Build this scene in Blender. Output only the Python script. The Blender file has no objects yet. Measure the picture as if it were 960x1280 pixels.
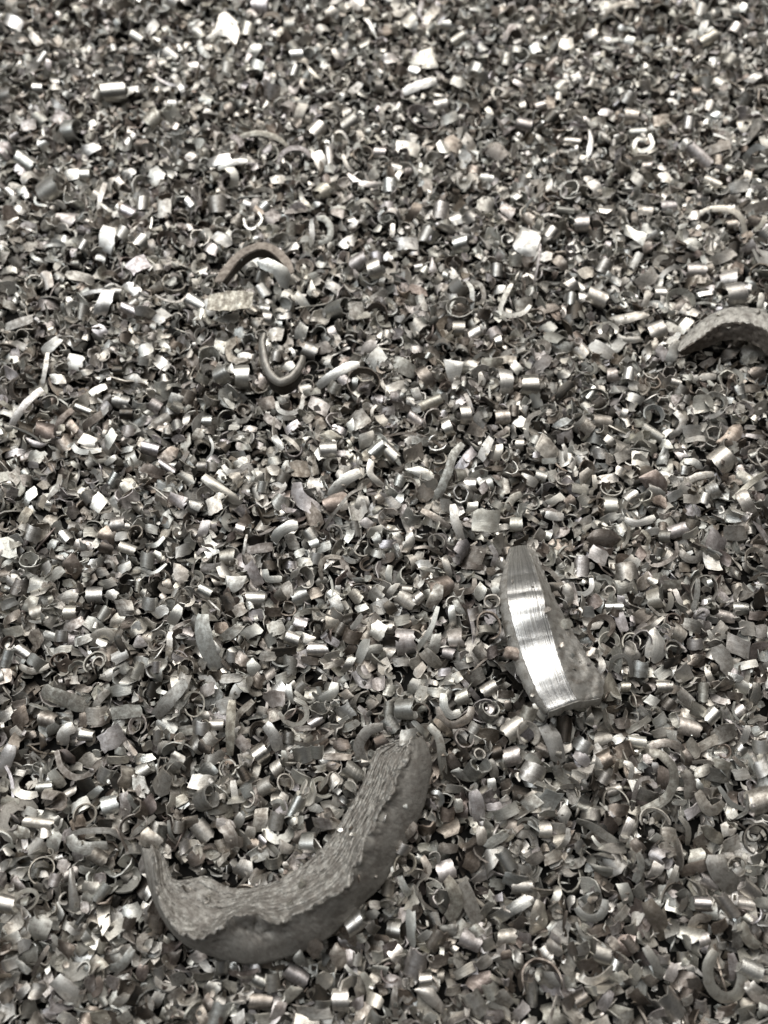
import bpy, math, random
import numpy as np

random.seed(7)
rng = np.random.default_rng(7)
R = math.radians
MM = 0.001
sc = bpy.context.scene
col = sc.collection

# ------------------------------------------------------------------ camera
CAM_TILT = 26.4            # degrees away from looking straight down
DEPTH = 220.0              # mm along the optical axis to the surface of the heap
CAM_H = DEPTH * math.cos(R(CAM_TILT))
HALF_FOV = 30.0
cam_d = bpy.data.cameras.new('camera')
cam = bpy.data.objects.new('camera', cam_d)
col.objects.link(cam)
cam.location = (0, 0, CAM_H * MM)
cam.rotation_euler = (R(CAM_TILT), 0, 0)
cam_d.sensor_fit = 'VERTICAL'
cam_d.sensor_height = 36.0
cam_d.sensor_width = 27.0
cam_d.lens = 18.0 / math.tan(R(HALF_FOV))
cam_d.clip_start = 0.005
cam_d.clip_end = 50
cam_d.dof.use_dof = True
cam_d.dof.focus_distance = 0.212
cam_d.dof.aperture_fstop = cam_d.lens / 2.3
sc.camera = cam

# ------------------------------------------------------------------ light: an indoor workshop under ceiling lamps
world = bpy.data.worlds.new('World')
sc.world = world
world.use_nodes = True
world.node_tree.nodes['Background'].inputs[0].default_value = (1.0, 0.97, 0.93, 1)
world.node_tree.nodes['Background'].inputs[1].default_value = 0.015


def area_light(name, loc, target, size, size_y, power, colour):
    d = bpy.data.lights.new(name, 'AREA')
    d.shape = 'RECTANGLE'
    d.size = size
    d.size_y = size_y
    d.energy = power
    d.color = colour
    o = bpy.data.objects.new(name, d)
    col.objects.link(o)
    o.location = loc
    from mathutils import Vector
    o.rotation_euler = (Vector(target) - Vector(loc)).to_track_quat('-Z', 'Y').to_euler()
    return o


area_light('ceiling_lamp', (-0.30, 1.10, 1.55), (0, 0.12, 0), 1.6, 0.75, 26, (1.0, 0.965, 0.91))
area_light('ceiling_lamp', (-0.85, 0.05, 1.55), (0, 0.10, 0), 0.45, 1.2, 15, (0.92, 0.965, 1.0))
area_light('ceiling_lamp', (0.95, 0.95, 1.40), (0, 0.12, 0), 0.45, 0.9, 11, (1.0, 0.955, 0.90))
area_light('ceiling_panel', (0.05, 0.45, 2.2), (0, 0.12, 0), 1.8, 1.4, 22, (1.0, 0.965, 0.92))
sc.view_settings.view_transform = 'Standard'
sc.view_settings.look = 'None'
sc.view_settings.exposure = 0.17
sc.view_settings.gamma = 1.0
sc.cycles.use_denoising = True
sc.cycles.max_bounces = 3
sc.cycles.diffuse_bounces = 2
sc.cycles.glossy_bounces = 3
sc.cycles.sample_clamp_indirect = 6.0

# ------------------------------------------------------------------ from photograph pixels (960 x 1280) to points of the heap
FPX = 640 / math.tan(R(HALF_FOV))
ct, st = math.cos(R(CAM_TILT)), math.sin(R(CAM_TILT))
V_RIGHT = np.array([1.0, 0, 0])
V_UP = np.array([0, ct, st])
V_BACK = np.array([0, -st, ct])          # from the scene towards the camera
CAM = np.array([0, 0, CAM_H])


def px2pt(px, py, z=0.0):
    d = V_RIGHT * (px - 480) + V_UP * (640 - py) - V_BACK * FPX
    return CAM + d * ((z - CAM_H) / d[2])


def mmpx(px, py, z=0.0):
    p = px2pt(px, py, z)
    return float((CAM - p) @ V_BACK) / FPX


def pt2px(P):
    q = P - CAM
    dep = -(q @ V_BACK)
    return 480 + FPX * (q @ V_RIGHT) / dep, 640 - FPX * (q @ V_UP) / dep, dep


# ------------------------------------------------------------------ materials
def metal(name, base, dark, rough, metallic, grime, brown=(0.105, 0.088, 0.074), outer_rough=0.18, stri=0.5, tintvar=0.35, blot=0.75, streak=0.0, hues=True, lines=0.5, pits=0.0, grit=0.22):
    m = bpy.data.materials.new(name)
    m.use_nodes = True
    nt = m.node_tree
    N, L = nt.nodes, nt.links
    bsdf = N['Principled BSDF']

    def new(t, **kw):
        n = N.new(t)
        for k, v in kw.items():
            setattr(n, k, v)
        return n

    def math_(op, a, b=None, clamp=False):
        n = new('ShaderNodeMath', operation=op, use_clamp=clamp)
        for i, v in enumerate((a, b)):
            if v is None:
                continue
            if isinstance(v, (int, float)):
                n.inputs[i].default_value = v
            else:
                L.new(v, n.inputs[i])
        return n.outputs[0]

    def ramp(fac, stops):
        n = new('ShaderNodeValToRGB')
        e = n.color_ramp.elements
        while len(e) < len(stops):
            e.new(0.5)
        for i, (p, c) in enumerate(stops):
            e[i].position = p
            e[i].color = (*c, 1) if len(c) == 3 else c
        L.new(fac, n.inputs[0])
        return n.outputs[0]

    at = new('ShaderNodeAttribute', attribute_name='tint')
    oi = new('ShaderNodeObjectInfo')
    rnd = math_('FRACT', math_('ADD', at.outputs['Fac'], oi.outputs['Random']))
    rnd2 = math_('FRACT', math_('MULTIPLY', rnd, 17.31))
    rnd3 = math_('FRACT', math_('MULTIPLY', rnd, 61.7))
    side = new('ShaderNodeAttribute', attribute_name='side').outputs['Fac']
    uv = new('ShaderNodeAttribute', attribute_name='uvm').outputs['Vector']
    # shift the pattern piece by piece
    off = new('ShaderNodeCombineXYZ')
    for i, r_ in enumerate((rnd, rnd2, rnd3)):
        L.new(math_('MULTIPLY', r_, 57.0), off.inputs[i])
    vadd = new('ShaderNodeVectorMath', operation='ADD')
    L.new(uv, vadd.inputs[0])
    L.new(off.outputs[0], vadd.inputs[1])
    # tool lines running along the piece
    mp = new('ShaderNodeMapping')
    mp.inputs['Scale'].default_value = (0.10, 4.6, 1)
    L.new(vadd.outputs[0], mp.inputs[0])
    n1 = new('ShaderNodeTexNoise')
    n1.inputs['Scale'].default_value = 1.0
    n1.inputs['Detail'].default_value = 3
    L.new(mp.outputs[0], n1.inputs['Vector'])
    # short ridges across it on the outer side
    mp2 = new('ShaderNodeMapping')
    mp2.inputs['Scale'].default_value = (3.4, 0.55, 1)
    L.new(vadd.outputs[0], mp2.inputs[0])
    n2 = new('ShaderNodeTexNoise')
    n2.inputs['Scale'].default_value = 1.0
    n2.inputs['Detail'].default_value = 3
    n2.inputs['Roughness'].default_value = 0.7
    L.new(mp2.outputs[0], n2.inputs['Vector'])
    # grain and blotches
    n3 = new('ShaderNodeTexNoise')
    n3.inputs['Scale'].default_value = blot
    n3.inputs['Detail'].default_value = 5
    n3.inputs['Roughness'].default_value = 0.65
    L.new(vadd.outputs[0], n3.inputs['Vector'])
    n4 = new('ShaderNodeTexNoise')
    n4.inputs['Scale'].default_value = 7.0
    n4.inputs['Detail'].default_value = 2
    L.new(vadd.outputs[0], n4.inputs['Vector'])
    # colour
    mix1 = new('ShaderNodeMix', data_type='RGBA')
    mix1.inputs['A'].default_value = (*base, 1)
    mix1.inputs['B'].default_value = (*dark, 1)
    f1 = ramp(n3.outputs['Fac'], [(0.40, (0, 0, 0)), (0.72, (1, 1, 1))])
    L.new(math_('MULTIPLY', f1, math_('ADD', math_('MULTIPLY', rnd3, 0.7), 0.3)), mix1.inputs['Factor'])
    mix2 = new('ShaderNodeMix', data_type='RGBA')
    L.new(mix1.outputs['Result'], mix2.inputs['A'])
    mix2.inputs['B'].default_value = (*brown, 1)
    f2 = ramp(math_('ADD', n3.outputs['Fac'], math_('MULTIPLY', rnd2, 0.22)), [(0.62 - grime * 0.25, (0, 0, 0)), (0.80, (1, 1, 1))])
    L.new(math_('MULTIPLY', f2, min(1.0, 0.35 + grime)), mix2.inputs['Factor'])
    # every piece a little different in brightness
    bri = math_('ADD', math_('MULTIPLY', rnd, tintvar * 2), 1 - tintvar)
    grain = math_('ADD', math_('MULTIPLY', n4.outputs['Fac'], 0.9), 0.55)
    lin = math_('ADD', math_('MULTIPLY', n1.outputs['Fac'], lines), 1 - lines * 0.5)
    k = math_('MULTIPLY', math_('MULTIPLY', bri, grain), lin)
    if pits:
        mp3 = new('ShaderNodeMapping')
        mp3.inputs['Scale'].default_value = (0.75, 2.6, 1)
        L.new(vadd.outputs[0], mp3.inputs[0])
        n5 = new('ShaderNodeTexNoise')
        n5.inputs['Scale'].default_value = 1.0
        n5.inputs['Detail'].default_value = 4
        n5.inputs['Roughness'].default_value = 0.7
        L.new(mp3.outputs[0], n5.inputs['Vector'])
        pk = ramp(n5.outputs['Fac'], [(0.33, (1 - pits,) * 3), (0.41, (1, 1, 1))])
        k = math_('MULTIPLY', k, pk)
    if streak:
        sk = ramp(n1.outputs['Fac'], [(0.36, (1 - streak,) * 3), (0.47, (1, 1, 1))])
        k = math_('MULTIPLY', k, sk)
    mul = new('ShaderNodeVectorMath', operation='SCALE')
    L.new(mix2.outputs['Result'], mul.inputs[0])
    L.new(k, mul.inputs['Scale'])
    hue = ramp(rnd2, [(0.0, (1.0, 0.97, 0.92)), (0.2, (0.975, 1.0, 0.985)), (0.38, (1.0, 1.0, 1.0)), (0.62, (1.0, 0.97, 0.925)),
                      (0.74, (0.97, 0.94, 1.0)), (0.82, (1.0, 0.95, 0.90)), (0.9, (0.93, 0.98, 1.0)), (1.0, (1.0, 0.98, 0.9))])
    if not hues:
        hue = ramp(rnd2, [(0.0, (1, 1, 1)), (1.0, (1, 1, 1))])
    hm = new('ShaderNodeVectorMath', operation='MULTIPLY')
    L.new(mul.outputs[0], hm.inputs[0])
    L.new(hue, hm.inputs[1])
    L.new(hm.outputs[0], bsdf.inputs['Base Color'])
    bsdf.inputs['Metallic'].default_value = metallic
    # roughness: smooth tool side, torn outer side
    ro = math_('ADD', math_('MULTIPLY', math_('GREATER_THAN', side, 0.5), outer_rough), rough)
    ro = math_('ADD', ro, math_('MULTIPLY', math_('SUBTRACT', n3.outputs['Fac'], 0.5), 0.35))
    ro = math_('ADD', ro, math_('MULTIPLY', rnd2, 0.12), clamp=True)
    L.new(ro, bsdf.inputs['Roughness'])
    # fine relief
    hgt = math_('ADD', math_('MULTIPLY', n1.outputs['Fac'], stri),
                math_('MULTIPLY', n2.outputs['Fac'], math_('ADD', math_('MULTIPLY', side, 1.3), 0.25)))
    hgt = math_('ADD', hgt, math_('MULTIPLY', n4.outputs['Fac'], grit))
    bp = new('ShaderNodeBump')
    bp.inputs['Strength'].default_value = 0.6
    bp.inputs['Distance'].default_value = 0.00014
    L.new(hgt, bp.inputs['Height'])
    L.new(bp.outputs[0], bsdf.inputs['Normal'])
    return m


MATS = {
    'B': metal('bright_steel', (0.57, 0.56, 0.54), (0.40, 0.385, 0.36), 0.34, 1.0, 0.02, outer_rough=0.14, tintvar=0.15),
    'S': metal('satin_steel', (0.49, 0.48, 0.46), (0.27, 0.255, 0.235), 0.40, 0.95, 0.12),
    'P': metal('pale_steel', (0.49, 0.48, 0.455), (0.35, 0.33, 0.305), 0.46, 0.93, 0.05),
    'D': metal('dull_steel', (0.425, 0.41, 0.38), (0.22, 0.20, 0.18), 0.48, 0.93, 0.28),
    'N': metal('brown_stained_steel', (0.27, 0.24, 0.215), (0.115, 0.092, 0.078), 0.42, 0.93, 0.5, outer_rough=0.12),
    'K': metal('dark_oily_steel', (0.075, 0.07, 0.064), (0.03, 0.026, 0.023), 0.34, 0.95, 0.4, outer_rough=0.12),
}
MAT_KEYS = list(MATS)
MAT_LIST = [MATS[k] for k in MAT_KEYS]


# ------------------------------------------------------------------ solid sheet from a grid of points
def sheet(P, t, taper=True):
    """grid of points (n, m, 3) in mm -> dict with vertices, quads, side per face, uv; smooth faces with crisp rims"""
    P = np.asarray(P, float)
    n, m, _ = P.shape
    du = np.gradient(P, axis=0)
    dv = np.gradient(P, axis=1)
    Nn = np.cross(du, dv)
    Nn /= np.linalg.norm(Nn, axis=2, keepdims=True) + 1e-12
    th = np.full((n, m, 1), t / 2)
    if taper:
        th[0] *= 0.45
        th[-1] *= 0.45
    top = P + Nn * th
    bot = P - Nn * th
    seg = np.linalg.norm(np.diff(P, axis=0), axis=2).mean(1)
    u = np.concatenate([[0], np.cumsum(seg)])
    wv = np.linalg.norm(np.diff(P, axis=1), axis=2).mean(0)
    v = np.concatenate([[0], np.cumsum(wv)])
    UV = np.zeros((n, m, 3))
    UV[..., 0] = u[:, None]
    UV[..., 1] = v[None, :]
    idx = np.arange(n * m).reshape(n, m)
    a, b, c, d = idx[:-1, :-1].ravel(), idx[1:, :-1].ravel(), idx[1:, 1:].ravel(), idx[:-1, 1:].ravel()
    ftop = np.stack([a, b, c, d], 1)
    fbot = np.stack([a, d, c, b], 1) + n * m
    ring = np.concatenate([idx[:, 0], idx[-1, 1:], idx[:-1, -1][::-1], idx[0, 1:-1][::-1]])
    k = len(ring)
    o = 2 * n * m
    tr = o + np.arange(k)
    br = o + k + np.arange(k)
    frim = np.stack([tr, br, np.roll(br, -1), np.roll(tr, -1)], 1)
    T, B, U = top.reshape(-1, 3), bot.reshape(-1, 3), UV.reshape(-1, 3)
    V = np.concatenate([T, B, T[ring], B[ring]])
    UVs = np.concatenate([U, U + [31, 7, 0], U[ring], U[ring] + [0, t, 0]])
    F = np.concatenate([ftop, fbot, frim])
    side = np.concatenate([np.zeros(len(ftop)), np.ones(len(fbot)), np.full(len(frim), 0.6)])
    return dict(V=V, F=F, side=side, uv=UVs, S=refine(P))


def refine(P, step=0.55):
    """points spread over the sheet, for the dropping"""
    n, m, _ = P.shape
    lu = np.linalg.norm(np.diff(P, axis=0), axis=2).sum(0).max()
    lv = np.linalg.norm(np.diff(P, axis=1), axis=2).sum(1).max()
    a = int(min(260, max(3, lu / step + 1)))
    b = int(min(60, max(2, lv / step + 1)))
    ui = np.linspace(0, n - 1, a)
    vi = np.linspace(0, m - 1, b)
    i0 = np.minimum(ui.astype(int), n - 2)
    fu = (ui - i0)[:, None, None]
    Q = P[i0] * (1 - fu) + P[i0 + 1] * fu
    j0 = np.minimum(vi.astype(int), m - 2)
    fv = (vi - j0)[None, :, None]
    Q = Q[:, j0] * (1 - fv) + Q[:, j0 + 1] * fv
    return Q.reshape(-1, 3)


def make_mesh(name, V, F, side, uv, tint=None, matidx=None, mats=None):
    me = bpy.data.meshes.new(name)
    nv, nf = len(V), len(F)
    me.vertices.add(nv)
    me.vertices.foreach_set('co', (np.asarray(V, np.float32) * MM).ravel())
    me.loops.add(nf * 4)
    me.loops.foreach_set('vertex_index', np.asarray(F, np.int32).ravel())
    me.polygons.add(nf)
    me.polygons.foreach_set('loop_start', np.arange(0, nf * 4, 4, dtype=np.int32))
    me.polygons.foreach_set('loop_total', np.full(nf, 4, np.int32))
    me.update(calc_edges=True)
    me.polygons.foreach_set('use_smooth', np.ones(nf, bool))
    a = me.attributes.new('side', 'FLOAT', 'FACE')
    a.data.foreach_set('value', np.asarray(side, np.float32))
    a = me.attributes.new('uvm', 'FLOAT_VECTOR', 'POINT')
    a.data.foreach_set('vector', np.asarray(uv, np.float32).ravel())
    if tint is not None:
        a = me.attributes.new('tint', 'FLOAT', 'POINT')
        a.data.foreach_set('value', np.asarray(tint, np.float32))
    for mm_ in (mats or [MATS['S']]):
        me.materials.append(mm_)
    if matidx is not None:
        me.polygons.foreach_set('material_index', np.asarray(matidx, np.int32))
    me.update()
    return me


def smooth_path(pts, n):
    """Catmull-Rom through points (k, d) sampled at n stations of even length"""
    p = np.asarray(pts, float)
    if len(p) == 2:
        return p[0] + (p[1] - p[0]) * np.linspace(0, 1, n)[:, None]
    q = np.vstack([2 * p[0] - p[1], p, 2 * p[-1] - p[-2]])
    out = []
    for i in range(1, len(q) - 2):
        t = np.linspace(0, 1, 14, endpoint=False)[:, None]
        a, b, c, d = q[i - 1], q[i], q[i + 1], q[i + 2]
        out.append(0.5 * ((2 * b) + (c - a) * t + (2 * a - 5 * b + 4 * c - d) * t * t + (3 * b - a - 3 * c + d) * t ** 3))
    out = np.vstack(out + [q[-2][None]])
    s = np.concatenate([[0], np.cumsum(np.linalg.norm(np.diff(out[:, :2], axis=0), axis=1))])
    x = np.linspace(0, s[-1], n)
    return np.stack([np.interp(x, s, out[:, k]) for k in range(out.shape[1])], 1)


# ------------------------------------------------------------------ shapes of single shavings, in mm, in their own frame
def g_curl(r, w, arc, n=None, m=2, cone=0.0, spiral=0.0, jag=0.06, pitch=0.0, corr=0.0, g=rng):
    """band rolled about the local x axis; arc centre towards +z"""
    n = n or max(5, int(abs(arc) / 26) + 2)
    th = np.linspace(-arc / 2, arc / 2, n) * math.pi / 180
    v = np.linspace(-0.5, 0.5, m)
    P = np.zeros((n, m, 3))
    ends = np.clip(1 - (np.abs(np.linspace(-1, 1, n)) ** 6) * 0.30, 0, 1)
    oval, ph0 = g.uniform(0, 0.13), g.uniform(0, 6.28)
    slant = g.normal() * 0.12
    for i in range(n):
        rr = r * (1 + spiral * (i / (n - 1) - 0.5)) * (1 + corr * math.sin(i * 2.1)) * (1 + oval * math.cos(2 * th[i] + ph0))
        for j in range(m):
            x = v[j] * w * ends[i] + slant * w * (i / (n - 1) - 0.5)
            if j in (0, m - 1):
                x += g.normal() * jag * w * 0.5
            rj = rr * (1 + cone * v[j])
            if m > 2 and j not in (0, m - 1):
                rj *= 1.04
            P[i, j] = (x + pitch * (i / (n - 1) - 0.5), -math.sin(th[i]) * rj, math.cos(th[i]) * rj)
    return P


def g_flake(L, W, bend, n=4, m=3, jag=0.1, twist=0.0, corr=0.0, g=rng):
    """plate in the local xy plane, bent about y"""
    u = np.linspace(-0.5, 0.5, n)
    v = np.linspace(-0.5, 0.5, m)
    P = np.zeros((n, m, 3))
    wk = 1 - g.uniform(0, 0.35) * np.abs(u * 2) ** 2
    skew = g.uniform(-0.35, 0.35)
    for i in range(n):
        for j in range(m):
            x = u[i] * L + g.normal() * jag * L * 0.22 + skew * v[j] * W
            y = v[j] * W * wk[i] + g.normal() * jag * W * 0.35
            z = -bend * (u[i] * 2) ** 2 * L * 0.25 + twist * u[i] * v[j] * W * 2 + corr * math.sin(i * 1.9) * W * 0.1 + g.normal() * 0.03 * W
            P[i, j] = (x, y, z)
    return P


def g_arc(r, w, arc, n=None, m=2, jag=0.08, dish=0.2, g=rng):
    """flat crescent in the local xy plane, arc centre towards +x"""
    n = n or max(5, int(arc / 25) + 2)
    th = np.linspace(-arc / 2, arc / 2, n) * math.pi / 180
    P = np.zeros((n, m, 3))
    for i in range(n):
        wk = w * (1 - 0.55 * abs(2 * i / (n - 1) - 1) ** 3)
        for j in range(m):
            rj = r + (j / (m - 1) - 0.5) * wk * (1 + g.normal() * jag)
            P[i, j] = (math.cos(th[i]) * rj - r * 0.6, math.sin(th[i]) * rj, (j / (m - 1) - 0.5) * w * dish + g.normal() * 0.03 * w + 0.12 * r * math.sin(th[i]))
    return P


def g_strip(L, W, curve, n=7, jag=0.08, twist=0.0, g=rng):
    s = np.linspace(-0.5, 0.5, n)
    P = np.zeros((n, 2, 3))
    for i in range(n):
        a = twist * s[i]
        wk = W * (1 - 0.6 * abs(s[i] * 2) ** 4) * (1 + g.normal() * jag)
        for j in (0, 1):
            o = (j - 0.5) * wk
            P[i, j] = (s[i] * L, -curve * L * (2 * s[i]) ** 2 * 0.3 + o * math.cos(a), 0.1 * L * math.sin(3 * s[i]) + o * math.sin(a))
    return P


def rand_rot(k, g=rng):
    q = g.normal(size=(k, 4))
    q /= np.linalg.norm(q, axis=1, keepdims=True)
    w, x, y, z = q.T
    return np.stack([np.stack([1 - 2 * (y * y + z * z), 2 * (x * y - z * w), 2 * (x * z + y * w)], 1),
                     np.stack([2 * (x * y + z * w), 1 - 2 * (x * x + z * z), 2 * (y * z - x * w)], 1),
                     np.stack([2 * (x * z - y * w), 2 * (y * z + x * w), 1 - 2 * (x * x + y * y)], 1)], 1)


# ------------------------------------------------------------------ the heap as a height map that pieces are dropped on
CELL = 0.55
X0, X1, Y0, Y1 = -200.0, 200.0, -65.0, 365.0
NX, NY = int((X1 - X0) / CELL), int((Y1 - Y0) / CELL)
BASE_Z = -9.5
H = np.full((NX, NY), BASE_Z)
KEEP = np.zeros((NX, NY), bool)       # cells under the placed pieces


def cells(P):
    i = np.clip(((P[..., 0] - X0) / CELL).astype(int), 0, NX - 1)
    j = np.clip(((P[..., 1] - Y0) / CELL).astype(int), 0, NY - 1)
    return i, j


def settle(S, x, y, sink=0.12):
    """height at which the points S (…, n, 3) placed at x, y come to rest"""
    Q = S.copy()
    Q[..., 0] += x
    Q[..., 1] += y
    i, j = cells(Q)
    gap = np.sort(H[i, j] - Q[..., 2], axis=-1)
    k = max(0, int(gap.shape[-1] * (1 - sink)) - 1)
    return gap[..., k], i, j


def deposit(S, x, y, z, keep=False):
    Q = S + [x, y, z]
    i, j = cells(Q)
    np.maximum.at(H, (i, j), Q[:, 2])
    if keep:
        KEEP[i, j] = True
# ------------------------------------------------------------------ pieces recognised in the photograph
# one row per 240 x 213 part of the photograph; sizes and positions in quarter pixels of that part
# c: curled band   (X, Y, radius, width, axis angle, axis tilt, arc, phase, finish)
# r: ring seen end-on (X, Y, radius, depth, tilt direction, tilt, arc, arc direction, finish)
# f: flat flake    (X, Y, length, width, angle, bend, finish)
# p: bent strip    ([points], width, finish)
# g: cut outline   ([points], finish)
ROWY = [0, 213, 426, 640, 853, 1066]
SPEC = []


def tile(cx, cy, items):
    for rank, it in enumerate(items):
        SPEC.append((rank, cx * 240, ROWY[cy], it))


tile(0, 0, [
 ('c', 45, 480, 42, 60, 0, 30, 280, 0, 'S'), ('r', 565, 370, 48, 40, 90, 55, 270, 60, 'D'), ('c', 565, 450, 45, 120, 8, 0, 200, 0, 'B'),
 ('c', 355, 650, 55, 70, 0, 20, 260, 10, 'S'), ('c', 125, 810, 34, 105, -35, 0, 200, 0, 'B'), ('c', 190, 440, 28, 52, 0, 0, 220, 0, 'B'),
 ('p', [(755, 365), (800, 400), (860, 425), (940, 430)], 14, 'P'), ('p', [(480, 695), (550, 670), (605, 615)], 12, 'D'),
 ('r', 738, 392, 34, 20, 20, 70, 300, 180, 'K'), ('c', 680, 185, 28, 66, -30, 0, 200, 0, 'B'), ('c', 215, 290, 26, 62, 50, 0, 200, 0, 'B'),
 ('c', 770, 590, 44, 84, 40, 10, 220, 0, 'S'), ('f', 760, 140, 84, 50, 50, 0.2, 'P'), ('r', 400, 545, 34, 22, 90, 75, 330, 90, 'D'),
 ('c', 862, 522, 24, 44, 0, 0, 220, 0, 'B'), ('f', 305, 590, 100, 70, -30, 0.4, 'D'), ('r', 210, 380, 36, 30, 60, 60, 300, 180, 'K'),
 ('f', 60, 105, 110, 60, -30, 0.5, 'B'), ('p', [(150, 165), (185, 205), (205, 225)], 40, 'P'), ('f', 460, 620, 44, 36, 30, 0.4, 'B'),
 ('f', 290, 530, 110, 34, -38, 0.5, 'B'), ('f', 140, 625, 80, 55, 15, 0.3, 'P'), ('f', 440, 750, 120, 55, 20, 0.6, 'S'),
])
tile(1, 0, [
 ('g', [(125, 60), (165, 42), (225, 100), (240, 150), (225, 235), (165, 175), (140, 150), (95, 190), (15, 192), (55, 170), (110, 145), (122, 110)], 'P'),
 ('p', [(0, 150), (30, 130), (60, 108)], 20, 'P'), ('p', [(35, 200), (48, 250), (90, 290)], 28, 'P'), ('c', 275, 150, 36, 66, 80, 0, 200, 0, 'B'),
 ('c', 622, 650, 42, 80, 50, 5, 230, 0, 'B'), ('c', 400, 450, 42, 80, 75, 30, 200, 0, 'S'), ('c', 785, 612, 40, 84, 35, 10, 240, 0, 'S'),
 ('r', 385, 50, 32, 20, 90, 75, 340, 90, 'D'), ('c', 522, 270, 26, 66, 5, 0, 200, 0, 'B'), ('p', [(702, 720), (705, 675), (740, 655), (770, 680), (790, 722)], 13, 'P'),
 ('p', [(425, 850), (440, 780), (495, 740), (560, 745), (600, 790)], 24, 'D'), ('p', [(220, 680), (330, 665), (430, 690), (480, 725)], 26, 'D'),
 ('r', 385, 775, 54, 25, 90, 65, 300, 60, 'D'), ('f', 640, 800, 96, 62, 112, 0.3, 'S'), ('c', 690, 780, 22, 100, 97, 0, 180, 0, 'B'),
 ('r', 858, 775, 50, 30, 90, 60, 330, 90, 'N'), ('c', 940, 760, 26, 60, 0, 0, 200, 0, 'B'), ('p', [(752, 765), (775, 830), (815, 862)], 20, 'P'),
 ('f', 310, 250, 80, 60, 60, 0.5, 'P'), ('f', 320, 320, 80, 50, -20, 0.5, 'B'), ('c', 515, 355, 28, 60, 70, 10, 210, 0, 'B'),
 ('f', 130, 800, 130, 56, 10, 0.4, 'B'), ('p', [(130, 840), (200, 815), (280, 800)], 28, 'P'), ('r', 740, 400, 44, 20, 90, 60, 340, 90, 'D'),
 ('p', [(860, 85), (890, 120), (915, 175)], 18, 'P'), ('f', 20, 330, 90, 34, -32, 0.3, 'B'), ('r', 685, 268, 24, 20, 90, 70, 330, 90, 'D'),
 ('f', 540, 560, 100, 50, 70, 0.4, 'P'), ('f', 410, 165, 40, 34, 20, 0.2, 'P'),
])
tile(2, 0, [
 ('p', [(55, 95), (75, 58), (118, 50), (158, 78)], 13, 'P'), ('p', [(192, 0), (182, 45), (172, 95)], 24, 'P'), ('f', 235, 72, 140, 50, 55, 0.3, 'D'),
 ('r', 525, 80, 38, 30, 100, 65, 345, 90, 'K'), ('c', 370, 190, 25, 80, 30, 0, 220, 0, 'D'),
 ('g', [(95, 325), (130, 280), (180, 245), (240, 225), (247, 290), (275, 335), (225, 345), (180, 340)], 'D'),
 ('p', [(95, 462), (170, 430), (265, 400)], 46, 'S'), ('r', 185, 592, 70, 50, 60, 62, 345, 200, 'D'),
 ('g', [(285, 697), (345, 665), (400, 705), (372, 768), (325, 758), (296, 740)], 'N'), ('f', 425, 715, 90, 50, -50, 0.3, 'P'),
 ('c', 285, 530, 34, 66, 10, 0, 230, 0, 'S'), ('f', 688, 425, 90, 26, -28, 0.4, 'B'), ('p', [(560, 430), (542, 455), (548, 485), (578, 505)], 14, 'P'),
 ('p', [(562, 430), (610, 455), (662, 448)], 16, 'P'), ('f', 912, 218, 74, 60, 5, 0.3, 'P'), ('c', 700, 620, 34, 76, -12, 0, 210, 0, 'B'),
 ('c', 940, 708, 26, 84, -6, 0, 200, 0, 'B'), ('f', 760, 240, 60, 50, 20, 0.6, 'B'), ('r', 548, 300, 34, 25, 90, 60, 340, 90, 'K'),
 ('f', 330, 590, 84, 46, 20, 0.4, 'P'), ('f', 572, 762, 80, 84, 40, 0.3, 'P'), ('c', 612, 300, 24, 70, 78, 0, 210, 0, 'S'),
 ('f', 150, 350, 40, 60, 60, 0.5, 'B'), ('f', 30, 290, 80, 50, 10, 0.5, 'B'), ('f', 120, 740, 120, 70, -10, 0.4, 'P'), ('c', 780, 530, 22, 56, 20, 0, 200, 0, 'B'),
 ('f', 530, 565, 70, 30, -60, 0.4, 'B'), ('p', [(600, 210), (630, 160), (655, 120)], 40, 'D'), ('f', 380, 415, 90, 60, -15, 0.3, 'P'), ('f', 830, 510, 80, 50, 80, 0.3, 'N'),
])
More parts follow.
